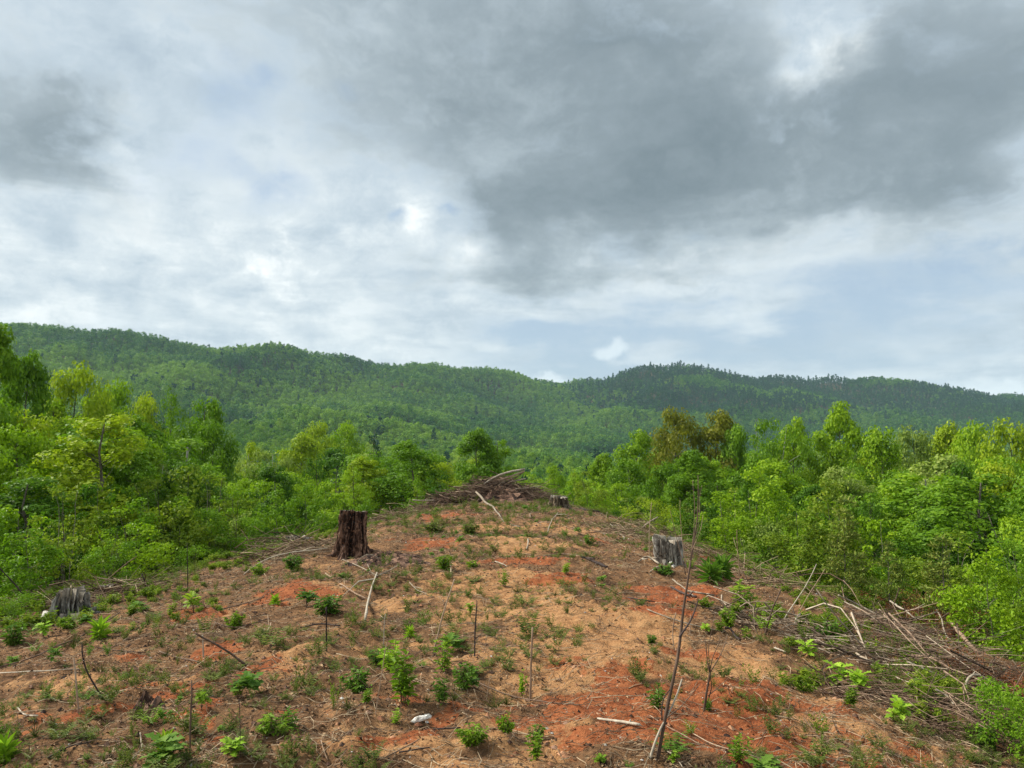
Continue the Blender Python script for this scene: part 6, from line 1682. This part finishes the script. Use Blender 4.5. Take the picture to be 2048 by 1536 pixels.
# low weeds over the clearing in patches
x, y = clear_pts(30000, 81, power=1.3, wide=1.05)
bare = np.maximum(from_grid(red, x, y), from_grid(tan, x, y))
pat = fbm(x, y, 2.2, 3, 95) + 0.5 * fbm(x, y, 0.7, 2, 96)
k = (pat > -0.06 + 0.5 * bare) & (rng.random(len(x)) < 0.42)
x, y = x[k], y[k]; n = len(x)
sz = rng.gamma(3, 0.022, n) * (1 + 0.03 * y)
weeds('low_weeds', x, y, sz * rng.uniform(0.6, 1.3, n), sz * rng.uniform(0.9, 1.6, n), ['airy', 'fern'], 'weed', 'small dull green weeds scattered over the clearing')
x, y = clear_pts(4200, 85, yhi=26, power=1.4, wide=1.02); pat = fbm(x, y, 1.5, 3, 197) + 0.06 * (x < 0); bare = np.maximum(from_grid(red, x, y), from_grid(tan, x, y))
k = (pat > 0.10 + 0.45 * bare) & (rng.random(len(x)) < 0.35); x, y = x[k], y[k]; n = len(x); sz = rng.gamma(4, 0.024, n) * (1 + 0.015 * y)
weeds('broadleaf_weeds', x, y, sz * rng.uniform(0.5, 1.0, n), sz * rng.uniform(0.8, 1.4, n), ['fern', 'oak', 'airy', 'airy'], 'herb_dark', 'low broad-leaved weeds in patches over the clearing')
x, y = clear_pts(2600, 82, power=1.1); pat = fbm(x, y, 1.8, 3, 98); bare = np.maximum(from_grid(red, x, y), from_grid(tan, x, y))
k = (pat > 0.1 + 0.4 * bare) & (rng.random(len(x)) < 0.5); x, y = x[k], y[k]; n = len(x); sz = rng.gamma(3, 0.02, n) * (1 + 0.03 * y)
weeds('grass_tufts', x, y, sz * 1.2, sz * 1.1, ['grass'], 'weed', 'thin grass tufts scattered over the clearing', 'grass')
# green fringe on both shoulders
r = np.random.default_rng(83)
xs, ys, hh = [], [], []
y = 6.0 + 30 * r.random(6200) ** 1.1; u = r.random(6200) ** 0.85 * 5.5
x = -(3.6 + 0.03 * y + u * 1.25 - 1.2 * fbm(y, y * 0, 3, 2, 5)); xs.append(x); ys.append(y); hh.append(0.03 + 0.045 * u)
y2 = 5.0 + 30 * r.random(6200) ** 1.15; u = r.random(6200) ** 0.85 * 6.0
x2 = 2.9 + 0.06 * y2 + u * 1.1; xs.append(x2); ys.append(y2); hh.append(0.03 + 0.045 * u)
c_b = [ray_ground(1700, 1260), ray_ground(1850, 1350), ray_ground(1980, 1420), ray_ground(1600, 1230), ray_ground(1920, 1480)]
for c_ in c_b:
    xs.append(c_[0] + r.normal(size=60) * 0.6); ys.append(c_[1] + r.normal(size=60) * 0.5); hh.append(np.full(60, 0.075))
y3 = r.uniform(35.5, 42, 900); x3 = r.uniform(-7, 7, 900); xs.append(x3); ys.append(y3); hh.append(np.full(900, 0.35))
x = np.concatenate(xs); y = np.concatenate(ys); hh = np.concatenate(hh) * r.uniform(0.5, 1.4, len(x))
px = 1024 + x / y * FPX; k = (px > -600) & (px < 2700); x, y, hh = x[k], y[k], hh[k]
k = r.random(len(x)) < 0.62; x, y, hh = x[k], y[k], hh[k]
k = fbm(x, y, 1.6, 3, 44) > -0.08; x, y, hh = x[k], y[k], hh[k]
weeds('bramble_fringe', x, y, hh * 1.25 + 0.05, hh * 1.4 + 0.08, ['bushy', 'airy', 'tall'], 'fringe', 'brambles and weeds covering both shoulders of the ridge', 'undergrowth')

# ------------------------------------------------------------------ haze
zt_ = float(GZ.max()) + 60; zb_ = float(GZ.min()) - 1.0
g_ = Geo()
X0, X1, Y0, Y1 = gx[0] - 60, gx[-1] + 60, gy[0] - 60, gy[-1] + 60
V = np.array([[X0, Y0, zb_], [X1, Y0, zb_], [X1, Y1, zb_], [X0, Y1, zb_], [X0, Y0, zt_], [X1, Y0, zt_], [X1, Y1, zt_], [X0, Y1, zt_]])
g_.add(V, np.array([[0, 3, 2, 1], [4, 5, 6, 7], [0, 1, 5, 4], [1, 2, 6, 5], [2, 3, 7, 6], [3, 0, 4, 7]]))
hz = g_.obj('haze'); tag(hz, 'thin blue air haze over the valley and hills', kind='stuff')
m, t, o = new_mat('air_haze')
v = t.nodes.new('ShaderNodeVolumePrincipled'); v.inputs['Color'].default_value = (0.62, 0.86, 1.0, 1); v.inputs['Density'].default_value = HAZE_DENS; v.inputs['Anisotropy'].default_value = 0.0
t.links.new(v.outputs[0], o.inputs['Volume']); hz.data.materials.append(m)
